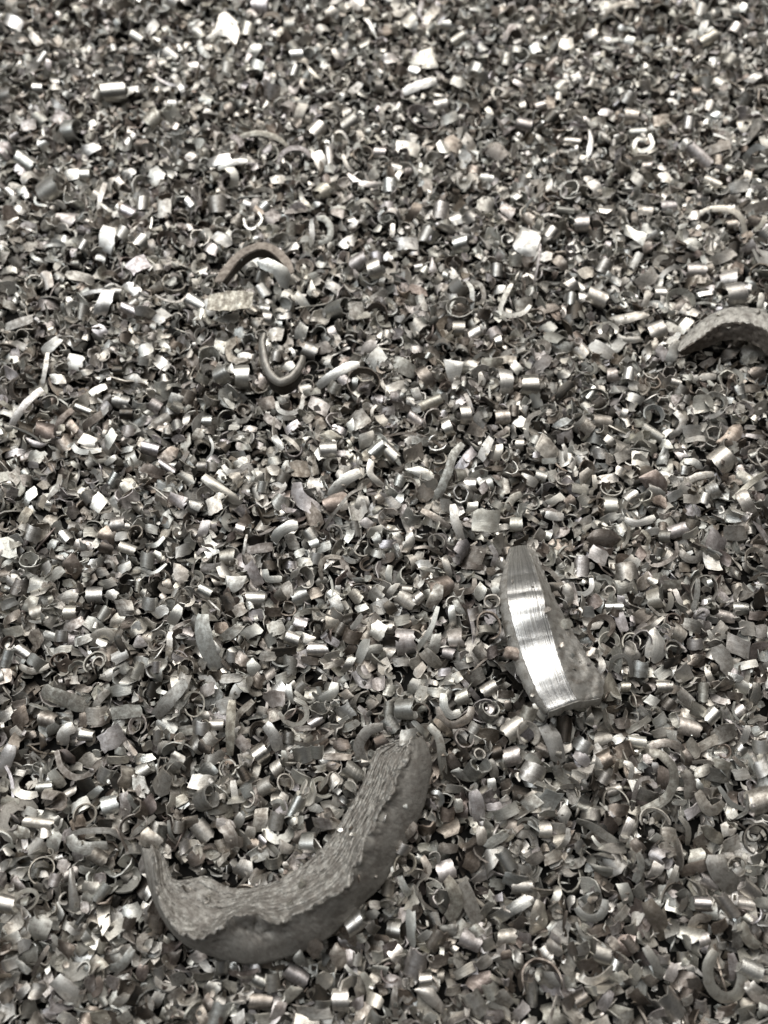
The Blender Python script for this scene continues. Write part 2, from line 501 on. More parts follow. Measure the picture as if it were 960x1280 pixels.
tile(3, 0, [
 ('p', [(130, 105), (160, 55), (215, 20), (270, 15), (280, 60), (265, 110)], 24, 'D'), ('c', 660, 190, 28, 96, 30, 0, 220, 0, 'S'),
 ('c', 275, 578, 40, 72, -5, 0, 210, 0, 'B'), ('f', 490, 466, 42, 22, -5, 0.2, 'B'), ('c', 308, 662, 24, 86, -3, 0, 220, 0, 'P'),
 ('f', 702, 572, 46, 34, -30, 0.2, 'B'), ('f', 658, 612, 36, 34, -40, 0.3, 'B'), ('p', [(70, 645), (75, 700), (68, 750), (60, 805)], 26, 'B'),
 ('r', 205, 690, 42, 20, 90, 65, 320, 90, 'D'), ('p', [(125, 655), (158, 700), (190, 735)], 28, 'S'),
 ('p', [(372, 662), (385, 725), (335, 758), (292, 738), (305, 695), (345, 690)], 22, 'P'), ('c', 565, 615, 28, 60, 85, 0, 200, 0, 'B'),
 ('c', 352, 832, 26, 52, 5, 0, 200, 0, 'B'), ('c', 620, 775, 28, 150, -45, 0, 220, 0, 'S'), ('p', [(690, 665), (760, 700), (812, 745)], 12, 'P'),
 ('r', 635, 360, 52, 20, 90, 60, 200, 60, 'D'), ('p', [(800, 330), (830, 300), (880, 285), (930, 300)], 14, 'D'), ('f', 945, 715, 100, 54, 88, 0.3, 'P'),
 ('f', 836, 36, 46, 30, 70, 0.2, 'B'), ('c', 798, 145, 34, 54, 60, 0, 220, 0, 'B'), ('f', 235, 145, 50, 26, -35, 0.3, 'B'), ('f', 75, 170, 70, 34, 25, 0.5, 'B'),
 ('f', 265, 205, 50, 50, 60, 0.4, 'B'), ('p', [(470, 180), (465, 245)], 28, 'P'), ('r', 345, 295, 30, 22, 90, 70, 340, 90, 'K'), ('f', 635, 140, 80, 40, 75, 0.3, 'P'),
 ('c', 265, 490, 34, 60, 60, 20, 230, 0, 'S'), ('r', 325, 485, 32, 20, 90, 65, 260, 200, 'S'), ('f', 430, 600, 90, 60, 10, 0.4, 'D'), ('f', 895, 385, 110, 40, 30, 0.5, 'S'),
 ('r', 835, 435, 30, 24, 90, 60, 330, 90, 'K'), ('f', 150, 560, 70, 40, -10, 0.4, 'B'), ('f', 700, 740, 140, 50, 15, 0.4, 'N'),
])
tile(0, 1, [
 ('c', 638, 205, 30, 74, -28, 0, 190, 0, 'B'), ('f', 535, 345, 145, 84, 82, 0.35, 'S'), ('c', 612, 312, 32, 64, 62, 0, 200, 0, 'P'),
 ('r', 835, 352, 46, 30, 60, 60, 330, 90, 'K'), ('c', 712, 165, 34, 66, 86, 0, 210, 0, 'B'), ('c', 650, 697, 27, 88, -25, 0, 230, 0, 'B'),
 ('p', [(400, 622), (470, 606), (545, 595)], 20, 'S'), ('c', 255, 95, 56, 120, 25, 25, 240, -20, 'S'), ('p', [(175, 130), (180, 165), (235, 178)], 14, 'P'),
 ('p', [(200, 405), (225, 382), (270, 372), (332, 375)], 17, 'P'), ('p', [(770, 618), (830, 650), (900, 655), (950, 610)], 12, 'P'), ('f', 800, 735, 90, 62, 45, 0.3, 'P'),
 ('c', 420, 370, 28, 56, 60, 0, 220, 0, 'B'), ('f', 318, 342, 44, 36, -20, 0.4, 'B'), ('p', [(525, 60), (505, 130), (490, 200)], 26, 'P'),
 ('p', [(25, 268), (92, 235)], 15, 'P'), ('r', 175, 560, 44, 24, 90, 70, 330, 90, 'S'), ('f', 235, 550, 60, 90, 20, 0.5, 'B'), ('f', 95, 760, 150, 46, 18, 0.2, 'S'),
 ('c', 412, 710, 24, 84, 80, 0, 200, 0, 'S'), ('f', 500, 800, 74, 62, -42, 0.3, 'S'), ('g', [(70, 85), (115, 65), (152, 128), (130, 150)], 'P'),
 ('f', 97, 195, 60, 30, -40, 0.3, 'B'), ('f', 690, 470, 110, 80, 35, 0.3, 'S'), ('r', 610, 525, 42, 34, 90, 60, 330, 90, 'S'), ('f', 590, 70, 60, 50, 60, 0.6, 'B'),
 ('f', 520, 660, 140, 70, 70, 0.4, 'B'), ('f', 395, 530, 150, 50, -10, 0.4, 'D'), ('f', 660, 590, 70, 80, 20, 0.5, 'S'), ('c', 870, 570, 56, 50, 60, 70, 240, 0, 'D'),
 ('p', [(700, 700), (705, 660), (740, 640)], 12, 'D'), ('f', 820, 190, 70, 90, 10, 0.4, 'P'), ('p', [(600, 365), (650, 310), (700, 270)], 16, 'D'), ('r', 910, 270, 34, 20, 30, 60, 300, 0, 'K'),
 ('f', 640, 20, 80, 50, 40, 0.5, 'B'), ('f', 780, 30, 90, 80, 60, 0.4, 'P'), ('f', 945, 155, 40, 50, 70, 0.5, 'B'), ('c', 425, 20, 34, 56, 0, 0, 220, 0, 'S'), ('f', 365, 20, 90, 60, 10, 0.3, 'S'),
])
tile(1, 1, [
 ('w', 190, 652, 225, 104, 4, 0.1, 'D'), ('p', [(85, 640), (88, 680), (100, 728)], 50, 'P'),
 ('g', [(320, 455), (360, 433), (420, 455), (480, 490), (492, 530), (475, 592), (435, 575), (405, 515), (345, 495)], 'S'),
 ('g', [(660, 580), (690, 540), (782, 600), (732, 627)], 'P'), ('f', 550, 655, 105, 46, -50, 0.2, 'P'), ('g', [(568, 622), (596, 540), (622, 600), (602, 630)], 'P'),
 ('p', [(620, 235), (665, 240), (695, 285), (690, 335), (655, 365), (615, 360)], 32, 'D'), ('p', [(598, 238), (600, 310), (600, 385)], 26, 'S'),
 ('c', 345, 535, 28, 62, 70, 0, 200, 0, 'B'), ('c', 352, 608, 34, 72, -55, 0, 200, 0, 'S'), ('r', 565, 485, 38, 26, 90, 70, 320, 90, 'D'),
 ('c', 912, 490, 50, 66, 20, 0, 240, 0, 'S'), ('c', 492, 292, 22, 70, 88, 10, 200, 0, 'D'), ('p', [(815, 205), (830, 160), (875, 148), (912, 180)], 18, 'D'),
 ('c', 835, 455, 40, 92, 30, 0, 200, 0, 'P'), ('c', 125, 170, 42, 84, 95, 0, 210, 0, 'S'), ('f', 275, 158, 34, 44, 80, 0.7, 'B'),
 ('p', [(255, 235), (270, 285), (310, 292), (352, 245), (330, 205)], 13, 'P'), ('c', 15, 660, 34, 105, -30, 0, 200, 0, 'B'), ('c', 720, 690, 46, 110, 10, 40, 260, 10, 'S'),
 ('f', 822, 700, 80, 84, 20, 0.2, 'D'), ('f', 150, 345, 100, 60, -40, 0.3, 'S'), ('f', 95, 390, 70, 60, -30, 0.6, 'B'), ('r', 355, 130, 50, 24, 90, 60, 300, 0, 'D'),
 ('r', 620, 95, 22, 20, 90, 70, 300, 150, 'K'), ('p', [(540, 100), (555, 150), (600, 185)], 24, 'D'), ('p', [(690, 190), (740, 183), (790, 192)], 14, 'P'),
 ('f', 470, 240, 60, 26, -25, 0.4, 'B'), ('f', 400, 230, 90, 80, 30, 0.3, 'D'), ('c', 885, 545, 46, 30, 0, 60, 200, -90, 'P'), ('f', 780, 360, 90, 60, 30, 0.3, 'S'),
 ('f', 700, 805, 60, 40, -70, 0.5, 'B'), ('f', 545, 810, 90, 60, 70, 0.3, 'S'), ('f', 415, 820, 80, 70, 0, 0.4, 'D'), ('f', 185, 745, 120, 50, 15, 0.3, 'S'), ('r', 50, 820, 34, 24, 90, 60, 330, 90, 'D'),
 ('p', [(775, 10), (830, 60), (880, 70), (955, 65)], 28, 'B'), ('f', 360, 175, 60, 40, -30, 0.6, 'B'), ('r', 680, 395, 34, 24, 90, 55, 330, 90, 'K'), ('f', 520, 200, 120, 30, 10, 0.2, 'D'),
 ('f', 430, 45, 80, 46, 10, 0.4, 'P'), ('f', 330, 205, 40, 60, 60, 0.4, 'N'), ('r', 350, 825, 30, 24, 90, 60, 300, 90, 'P'), ('f', 150, 828, 60, 50, 0, 0.1, 'D'), ('f', 235, 820, 60, 60, 30, 0.3, 'S'),
])
tile(2, 1, [
 ('g', [(690, 263), (792, 320), (752, 440), (705, 432), (635, 382), (662, 325)], 'S'), ('p', [(785, 360), (768, 470), (750, 572)], 12, 'P'),
 ('p', [(772, 400), (758, 432), (738, 468)], 9, 'P'), ('c', 382, 368, 42, 72, 15, 10, 230, 10, 'B'), ('c', 562, 500, 30, 70, 88, 0, 210, 0, 'S'),
 ('c', 838, 312, 40, 60, 55, 0, 220, 0, 'B'), ('p', [(832, 40), (826, 95), (820, 155)], 32, 'P'), ('c', 285, 200, 38, 90, 82, 0, 210, 0, 'S'), ('f', 430, 230, 80, 60, 30, 0.7, 'B'),
 ('r', 380, 690, 60, 44, 110, 60, 310, 200, 'S'), ('p', [(408, 545), (440, 600), (442, 695)], 24, 'P'), ('p', [(430, 545), (485, 575), (500, 640), (470, 680)], 24, 'D'), ('f', 505, 718, 78, 52, -5, 0.5, 'K'),
 ('p', [(640, 560), (600, 640), (580, 700), (620, 728), (700, 712), (735, 670)], 26, 'D'), ('c', 372, 790, 38, 62, 0, 0, 210, 0, 'S'), ('p', [(360, 630), (328, 680), (330, 745)], 22, 'P'),
 ('f', 110, 365, 115, 62, 0, 0.6, 'S'), ('p', [(45, 265), (42, 300), (40, 338)], 26, 'B'), ('f', 148, 210, 110, 50, 60, 0.5, 'N'), ('g', [(240, 428), (268, 500), (245, 525), (222, 510)], 'P'),
 ('f', 942, 572, 60, 60, -50, 0.5, 'B'), ('c', 898, 200, 20, 100, 0, 0, 200, 0, 'P'), ('f', 145, 592, 150, 46, -15, 0.3, 'N'), ('c', 30, 80, 36, 74, 92, 0, 200, 0, 'B'),
 ('f', 445, 40, 60, 70, 80, 0.4, 'P'), ('f', 510, 40, 50, 70, 60, 0.6, 'B'), ('f', 720, 100, 50, 34, -30, 0.5, 'B'), ('f', 660, 130, 40, 60, 80, 0.4, 'S'), ('f', 215, 110, 34, 30, 30, 0.4, 'B'),
 ('f', 305, 265, 60, 46, 10, 0.6, 'B'), ('c', 172, 485, 20, 46, 10, 0, 200, 0, 'B'), ('f', 20, 435, 60, 50, 45, 0.4, 'B'), ('f', 880, 460, 90, 50, -50, 0.6, 'N'), ('f', 810, 430, 60, 50, 0, 0.3, 'S'),
 ('r', 350, 470, 40, 30, 90, 60, 320, 90, 'K'), ('f', 575, 595, 60, 44, 0, 0.5, 'P'), ('f', 730, 535, 70, 36, -30, 0.3, 'S'), ('f', 620, 200, 60, 80, 60, 0.4, 'D'), ('c', 450, 820, 30, 80, 30, 0, 200, 0, 'B'),
 ('r', 665, 780, 48, 34, 90, 55, 320, 90, 'N'), ('r', 760, 735, 44, 26, 90, 60, 300, 0, 'N'), ('f', 820, 690, 110, 44, 15, 0.3, 'N'), ('f', 700, 670, 90, 70, 20, 0.3, 'D'), ('r', 30, 700, 34, 14, 90, 55, 220, 270, 'P'),
 ('f', 185, 660, 50, 90, 0, 0.5, 'D'), ('f', 820, 790, 80, 60, 30, 0.3, 'P'), ('c', 935, 640, 20, 60, 85, 0, 200, 0, 'S'), ('f', 510, 170, 90, 80, 0, 0.4, 'D'), ('f', 370, 180, 90, 40, 50, 0.4, 'N'),
])
tile(3, 1, [
 ('c', 28, 262, 40, 68, 0, 0, 230, 0, 'B'), ('g', [(225, 290), (255, 250), (300, 300), (355, 322), (332, 388), (285, 345)], 'P'), ('f', 357, 542, 122, 72, 40, 0.3, 'S'),
 ('p', [(422, 570), (432, 520), (480, 487), (535, 480)], 24, 'P'), ('c', 600, 505, 46, 96, 0, 0, 180, -15, 'B'), ('r', 525, 655, 66, 36, 90, 65, 345, 90, 'D'),
 ('c', 418, 612, 34, 60, 0, 0, 220, 0, 'B'), ('p', [(365, 598), (352, 645), (335, 690)], 34, 'P'), ('g', [(158, 715), (270, 705), (345, 700), (382, 730), (312, 752), (190, 770)], 'P'),
 ('c', 105, 635, 42, 104, -25, 0, 210, 0, 'S'), ('r', 260, 648, 44, 30, 60, 60, 320, 90, 'D'), ('c', 795, 622, 66, 96, 10, 0, 190, -15, 'S'), ('c', 768, 548, 56, 84, 0, 20, 180, 0, 'B'),
 ('r', 928, 520, 55, 34, 160, 60, 300, 120, 'K'), ('r', 945, 565, 26, 18, 90, 65, 300, 120, 'K'), ('c', 142, 480, 36, 76, 60, 0, 220, 0, 'S'), ('p', [(605, 215), (680, 190), (770, 195), (830, 240), (850, 300), (878, 345)], 30, 'D'),
 ('f', 440, 442, 120, 60, -10, 0.3, 'N'), ('f', 552, 440, 90, 60, -20, 0.3, 'K'), ('c', 408, 802, 38, 92, 25, 0, 210, 0, 'S'), ('f', 545, 775, 100, 50, 50, 0.4, 'P'), ('f', 912, 190, 130, 60, 20, 0.2, 'D'),
 ('c', 460, 180, 28, 76, 5, 0, 220, 0, 'P'), ('c', 680, 55, 24, 90, -25, 0, 210, 0, 'P'), ('g', [(200, 852), (205, 808), (240, 835), (330, 830), (345, 850), (280, 868)], 'P'), ('f', 350, 195, 60, 90, 80, 0.6, 'B'),
 ('f', 235, 205, 50, 70, 60, 0.5, 'B'), ('f', 100, 85, 80, 60, -50, 0.5, 'S'), ('f', 310, 45, 70, 60, -50, 0.4, 'P'), ('f', 450, 35, 70, 54, 0, 0.5, 'S'), ('r', 465, 262, 36, 18, 90, 65, 220, 90, 'D'),
 ('f', 645, 615, 70, 24, 5, 0.3, 'B'), ('f', 740, 430, 120, 60, 25, 0.6, 'S'), ('f', 575, 700, 60, 90, 50, 0.4, 'D'), ('p', [(930, 610), (915, 700)], 30, 'D'), ('f', 790, 395, 60, 90, 0, 0.3, 'K'),
 ('p', [(890, 300), (925, 275), (950, 225)], 24, 'P'), ('f', 910, 250, 60, 100, 50, 0.4, 'N'), ('f', 590, 365, 90, 50, -25, 0.4, 'P'), ('f', 600, 225, 50, 50, 0, 0.6, 'B'), ('f', 190, 545, 40, 90, 60, 0.5, 'S'),
 ('f', 300, 450, 40, 90, -20, 0.4, 'P'), ('f', 55, 510, 90, 60, 20, 0.2, 'D'), ('f', 215, 570, 110, 30, 35, 0.2, 'D'), ('f', 820, 80, 110, 60, 10, 0.5, 'S'), ('f', 885, 115, 60, 46, 0, 0.6, 'B'), ('f', 15, 580, 40, 60, 70, 0.5, 'B'),
])
tile(0, 2, [
 ('f', 255, 25, 118, 56, 42, 0.2, 'P'), ('p', [(235, 55), (225, 150), (205, 242)], 24, 'S'), ('p', [(210, 238), (130, 315), (48, 428)], 38, 'S'), ('p', [(362, 340), (305, 400), (275, 475)], 36, 'N'),
 ('c', 415, 345, 22, 92, -22, 0, 190, 0, 'B'), ('f', 372, 110, 90, 96, 85, 0.4, 'P'), ('f', 50, 165, 90, 56, -35, 0.3, 'P'), ('g', [(608, 180), (680, 158), (728, 215), (695, 252), (645, 232)], 'S'),
 ('f', 800, 105, 110, 60, -40, 0.6, 'B'), ('c', 608, 302, 36, 84, -8, 0, 220, 0, 'S'), ('c', 635, 362, 32, 66, 0, 0, 200, 0, 'K'), ('f', 697, 395, 62, 72, -25, 0.4, 'S'), ('c', 752, 540, 34, 92, -15, 0, 190, 0, 'B'),
 ('g', [(780, 585), (850, 520), (892, 532), (888, 580), (842, 618)], 'N'), ('c', 832, 632, 18, 104, -35, 0, 200, 0, 'B'), ('p', [(872, 655), (905, 610), (945, 550)], 28, 'K'), ('g', [(835, 300), (855, 255), (925, 280), (905, 312), (850, 332)], 'P'),
 ('c', 805, 398, 24, 110, 30, 0, 200, 0, 'D'), ('r', 245, 320, 48, 24, 90, 65, 300, 0, 'P'), ('f', 70, 562, 110, 40, 10, 0.6, 'B'), ('g', [(112, 478), (165, 500), (232, 515), (212, 540), (150, 525)], 'P'), ('f', 178, 580, 90, 70, -10, 0.3, 'D'),
 ('p', [(330, 585), (340, 530), (385, 500)], 13, 'P'), ('p', [(350, 510), (400, 555), (505, 545)], 30, 'S'), ('c', 570, 692, 28, 72, 60, 0, 220, 0, 'B'), ('f', 490, 245, 95, 44, 30, 0.2, 'P'), ('f', 492, 808, 92, 78, 70, 0.4, 'P'),
 ('g', [(535, 790), (570, 768), (605, 835), (565, 856)], 'P'), ('c', 432, 782, 30, 60, -60, 0, 200, 0, 'B'), ('p', [(300, 665), (290, 730), (235, 795)], 28, 'P'), ('f', 160, 620, 90, 34, 0, 0.3, 'P'), ('f', 140, 785, 110, 50, 50, 0.5, 'B'),
 ('f', 640, 720, 80, 80, 20, 0.3, 'D'), ('f', 630, 545, 74, 30, 5, 0.3, 'P'), ('f', 550, 600, 70, 30, 35, 0.3, 'P'), ('f', 60, 95, 70, 40, 20, 0.5, 'P'), ('f', 90, 20, 100, 40, -30, 0.3, 'P'), ('r', 130, 90, 30, 24, 90, 60, 320, 90, 'D'),
 ('c', 590, 150, 30, 50, 0, 0, 220, 0, 'K'), ('r', 840, 165, 46, 20, 90, 60, 200, 90, 'P'), ('f', 710, 100, 70, 50, -10, 0.5, 'P'), ('f', 725, 45, 80, 60, 30, 0.6, 'S'), ('c', 700, 320, 40, 50, 70, 30, 220, 0, 'S'), ('c', 775, 325, 34, 60, -30, 0, 230, 0, 'D'),
 ('f', 640, 450, 60, 60, 0, 0.6, 'P'), ('f', 550, 490, 90, 56, 60, 0.3, 'P'), ('f', 440, 500, 60, 90, 70, 0.3, 'P'), ('f', 350, 430, 60, 90, 40, 0.4, 'N'), ('f', 460, 400, 130, 40, 35, 0.3, 'N'), ('f', 820, 730, 90, 46, -25, 0.4, 'S'), ('f', 470, 735, 60, 26, -45, 0.3, 'B'),
 ('f', 760, 650, 120, 60, -20, 0.3, 'N'), ('f', 930, 690, 60, 100, 70, 0.4, 'P'), ('f', 885, 800, 60, 100, 60, 0.4, 'P'), ('f', 530, 330, 60, 50, -40, 0.6, 'S'), ('f', 290, 190, 70, 50, 0, 0.5, 'S'), ('r', 305, 620, 22, 20, 90, 65, 320, 90, 'K'),
])
tile(1, 2, [
 ('c', 158, 165, 48, 84, 20, 20, 230, 0, 'S'), ('c', 250, 178, 56, 74, 0, 0, 220, 0, 'S'), ('p', [(625, 230), (690, 180), (780, 130), (840, 115)], 46, 'S'), ('f', 885, 32, 84, 62, 60, 0.2, 'P'),
 ('f', 922, 92, 110, 80, 50, 0.2, 'S'), ('r', 865, 215, 78, 60, 80, 72, 350, 90, 'K'), ('f', 632, 325, 112, 74, -30, 0.3, 'P'), ('r', 575, 230, 40, 20, 90, 70, 340, 90, 'D'),
 ('p', [(555, 280), (545, 340), (490, 365), (430, 345), (420, 300)], 24, 'D'), ('p', [(205, 370), (225, 400), (270, 398), (300, 350)], 26, 'D'), ('r', 260, 350, 34, 30, 90, 60, 320, 90, 'K'), ('f', 370, 312, 84, 64, 10, 0.3, 'D'),
 ('f', 470, 385, 105, 28, 0, 0.5, 'B'), ('g', [(632, 472), (690, 440), (752, 482), (700, 502)], 'P'), ('f', 738, 445, 84, 40, -25, 0.5, 'B'), ('c', 682, 552, 46, 86, 0, 0, 190, 0, 'S'), ('f', 738, 570, 44, 62, 80, 0.6, 'P'),
 ('g', [(828, 470), (908, 445), (930, 510), (840, 548)], 'P'), ('c', 930, 542, 32, 90, 40, 0, 200, 0, 'B'), ('f', 835, 395, 90, 92, 30, 0.4, 'D'), ('c', 98, 290, 40, 44, 60, 30, 230, 0, 'D'), ('c', 75, 400, 24, 52, 0, 0, 210, 0, 'S'),
 ('p', [(80, 470), (105, 520), (95, 570), (65, 600)], 14, 'P'), ('f', 30, 470, 70, 60, 60, 0.4, 'D'), ('c', 50, 628, 24, 46, 0, 0, 200, 0, 'P'), ('c', 100, 628, 24, 46, 90, 0, 200, 0, 'P'),
 ('g', [(62, 658), (115, 690), (262, 800), (238, 840), (150, 780), (38, 700)], 'P'), ('f', 140, 775, 44, 36, 10, 0.2, 'P'), ('p', [(150, 620), (180, 655), (240, 650), (280, 620), (315, 680)], 30, 'S'),
 ('p', [(525, 705), (530, 770), (580, 822), (650, 862)], 78, 'P'), ('p', [(690, 780), (760, 700), (845, 655)], 62, 'S'), ('p', [(860, 730), (790, 765), (725, 845), (690, 885), (652, 952)], 16, 'D'),
 ('p', [(895, 590), (888, 660), (920, 700), (955, 725)], 34, 'S'), ('f', 410, 645, 64, 62, 20, 0.3, 'P'), ('f', 140, 30, 74, 64, 80, 0.1, 'D'), ('c', 590, 50, 40, 76, -20, 0, 220, 0, 'S'), ('r', 600, 135, 34, 30, 90, 60, 330, 90, 'K'), ('f', 655, 35, 76, 60, 15, 0.3, 'D'),
 ('f', 680, 95, 60, 30, 65, 0.4, 'P'), ('f', 260, 75, 70, 40, 0, 0.5, 'P'), ('c', 420, 80, 24, 50, 80, 0, 200, 0, 'S'), ('f', 480, 130, 80, 44, 30, 0.4, 'S'), ('f', 170, 310, 90, 46, -25, 0.4, 'P'), ('c', 715, 235, 36, 60, 60, 10, 230, 0, 'S'),
 ('r', 740, 360, 44, 22, 90, 60, 250, 200, 'D'), ('f', 760, 195, 60, 46, 30, 0.6, 'B'), ('f', 600, 255, 90, 36, 10, 0.4, 'P'), ('f', 800, 420, 60, 50, 40, 0.3, 'P'), ('r', 505, 540, 46, 26, 90, 65, 240, 270, 'D'),
 ('f', 290, 440, 70, 36, -5, 0.4, 'B'), ('f', 400, 400, 110, 44, -35, 0.3, 'D'), ('f', 640, 420, 60, 60, 40, 0.4, 'D'), ('p', [(570, 520), (610, 498), (650, 520)], 14, 'K'), ('c', 690, 620, 32, 60, 0, 50, 250, 0, 'S'), ('f', 605, 625, 46, 100, 30, 0.4, 'D'),
 ('f', 750, 680, 50, 80, 40, 0.6, 'P'), ('f', 850, 810, 80, 70, 80, 0.4, 'P'), ('f', 540, 640, 100, 90, 0, 0.3, 'N'), ('f', 430, 510, 40, 80, 60, 0.5, 'P'), ('c', 350, 730, 24, 60, 80, 0, 210, 0, 'S'), ('p', [(300, 650), (315, 670), (300, 700)], 16, 'D'),
 ('r', 70, 770, 40, 30, 90, 60, 240, 120, 'D'), ('f', 110, 820, 80, 80, 30, 0.3, 'P'), ('r', 800, 720, 50, 30, 60, 60, 340, 90, 'D'), ('c', 455, 680, 30, 60, 70, 0, 200, 0, 'D'), ('f', 240, 610, 80, 40, 20, 0.5, 'D'), ('p', [(905, 400), (900, 350), (925, 320)], 16, 'D'),
 ('r', 925, 400, 34, 20, 90, 60, 250, 200, 'K'), ('f', 500, 430, 90, 40, 40, 0.5, 'S'), ('f', 925, 290, 50, 60, 80, 0.6, 'S'),
])
tile(2, 2, [
 ('r', 325, 35, 30, 36, 100, 65, 350, 90, 'K'), ('f', 100, 130, 125, 80, -30, 0.3, 'S'), ('c', 207, 182, 68, 62, 38, 0, 130, 10, 'N'), ('g', [(297, 90), (345, 110), (400, 105), (390, 150), (365, 228), (330, 222), (308, 150)], 'P'),
 ('f', 430, 125, 60, 80, 80, 0.6, 'S'), ('c', 607, 210, 74, 72, 0, 0, 190, 0, 'S'), ('c', 722, 225, 62, 84, 0, -12, 210, 0, 'B'), ('p', [(405, 262), (425, 310), (445, 365)], 26, 'P'), ('c', 408, 370, 52, 56, 0, 0, 190, 0, 'B'),
 ('c', 320, 432, 54, 48, 22, 15, 200, 0, 'B'), ('c', 155, 392, 26, 86, -35, 0, 210, 0, 'B'), ('c', 592, 382, 40, 78, 5, 0, 220, 0, 'S'), ('p', [(400, 510), (345, 575), (312, 680), (242, 832)], 44, 'D'),
 ('f', 412, 592, 150, 52, 52, 0.7, 'B'), ('f', 508, 540, 125, 52, 62, 0.2, 'P'), ('g', [(98, 638), (170, 622), (230, 645), (275, 685), (272, 716), (190, 690)], 'S'), ('p', [(0, 480), (70, 462), (150, 465), (250, 500), (322, 560)], 13, 'N'),
 ('p', [(790, 348), (730, 380), (708, 440), (722, 490), (748, 502)], 26, 'D'), ('g', [(742, 530), (800, 450), (845, 500), (885, 545), (872, 585), (800, 592)], 'D'), ('g', [(860, 472), (940, 430), (952, 505), (870, 522)], 'P'),
 ('p', [(895, 515), (908, 555), (908, 600)], 22, 'P'), ('f', 826, 600, 74, 30, 5, 0.3, 'P'), ('f', 765, 570, 40, 34, 0, 0.6, 'B'), ('f', 792, 115, 120, 56, 45, 0.4, 'P'), ('g', [(835, 20), (880, 0), (955, 10), (940, 50), (880, 80), (845, 60)], 'D'),
 ('p', [(842, 300), (890, 250), (945, 205)], 48, 'K'), ('r', 900, 692, 40, 34, 90, 60, 250, 200, 'D'), ('c', 432, 720, 36, 58, 0, 20, 220, 0, 'B'), ('p', [(85, 680), (140, 690), (168, 740), (140, 790), (95, 800)], 14, 'D'),
 ('g', [(130, 240), (170, 228), (198, 290), (160, 300), (140, 275)], 'P'), ('c', 235, 310, 26, 120, 25, 0, 210, 0, 'P'), ('f', 572, 560, 90, 40, 80, 0.6, 'P'), ('c', 676, 520, 30, 44, 0, 0, 210, 0, 'B'), ('f', 20, 350, 70, 46, 10, 0.5, 'B'),
 ('f', 55, 230, 100, 50, 20, 0.3, 'P'), ('r', 180, 100, 40, 34, 90, 55, 180, 90, 'K'), ('f', 90, 330, 100, 40, -15, 0.3, 'N'), ('f', 690, 410, 80, 60, -30, 0.4, 'S'), ('f', 760, 290, 60, 90, 30, 0.4, 'P'), ('c', 650, 350, 24, 60, 85, 0, 200, 0, 'N'),
 ('p', [(555, 480), (600, 455), (625, 430)], 26, 'D'), ('f', 470, 440, 80, 90, 60, 0.3, 'N'), ('r', 820, 350, 40, 14, 90, 60, 200, 20, 'D'), ('f', 890, 410, 90, 40, 30, 0.4, 'P'), ('r', 890, 400, 60, 20, 90, 60, 200, 300, 'D'),
 ('f', 540, 110, 110, 50, 0, 0.3, 'D'), ('f', 600, 95, 130, 40, 5, 0.3, 'D'), ('f', 660, 130, 70, 50, -50, 0.4, 'P'), ('f', 900, 165, 70, 50, 30, 0.5, 'S'), ('f', 735, 165, 60, 44, 30, 0.3, 'S'), ('c', 30, 560, 30, 90, -45, 0, 200, 0, 'B'), ('p', [(40, 540), (60, 590), (85, 625)], 20, 'P'),
 ('f', 200, 500, 130, 50, -10, 0.3, 'D'), ('f', 150, 570, 110, 80, 30, 0.3, 'N'), ('r', 265, 590, 44, 34, 90, 55, 260, 0, 'D'), ('c', 780, 680, 30, 60, -20, 0, 200, 0, 'S'), ('f', 845, 675, 60, 60, 20, 0.5, 'P'), ('f', 730, 700, 90, 50, -30, 0.5, 'P'),
 ('p', [(600, 640), (520, 640), (480, 665)], 26, 'N'), ('f', 200, 760, 90, 90, 30, 0.4, 'N'), ('c', 80, 700, 26, 60, 70, 0, 200, 0, 'S'), ('f', 500, 735, 60, 44, 50, 0.3, 'D'), ('p', [(610, 850), (640, 790), (690, 765)], 40, 'D'), ('r', 730, 810, 44, 30, 90, 60, 260, 0, 'D'),
 ('f', 320, 830, 80, 70, -20, 0.3, 'P'), ('f', 440, 840, 70, 60, 80, 0.4, 'S'), ('f', 935, 730, 60, 110, 10, 0.3, 'P'), ('p', [(790, 690), (790, 780)], 8, 'S'), ('f', 850, 800, 110, 40, 30, 0.4, 'P'), ('f', 30, 820, 80, 80, 30, 0.6, 'B'),
])
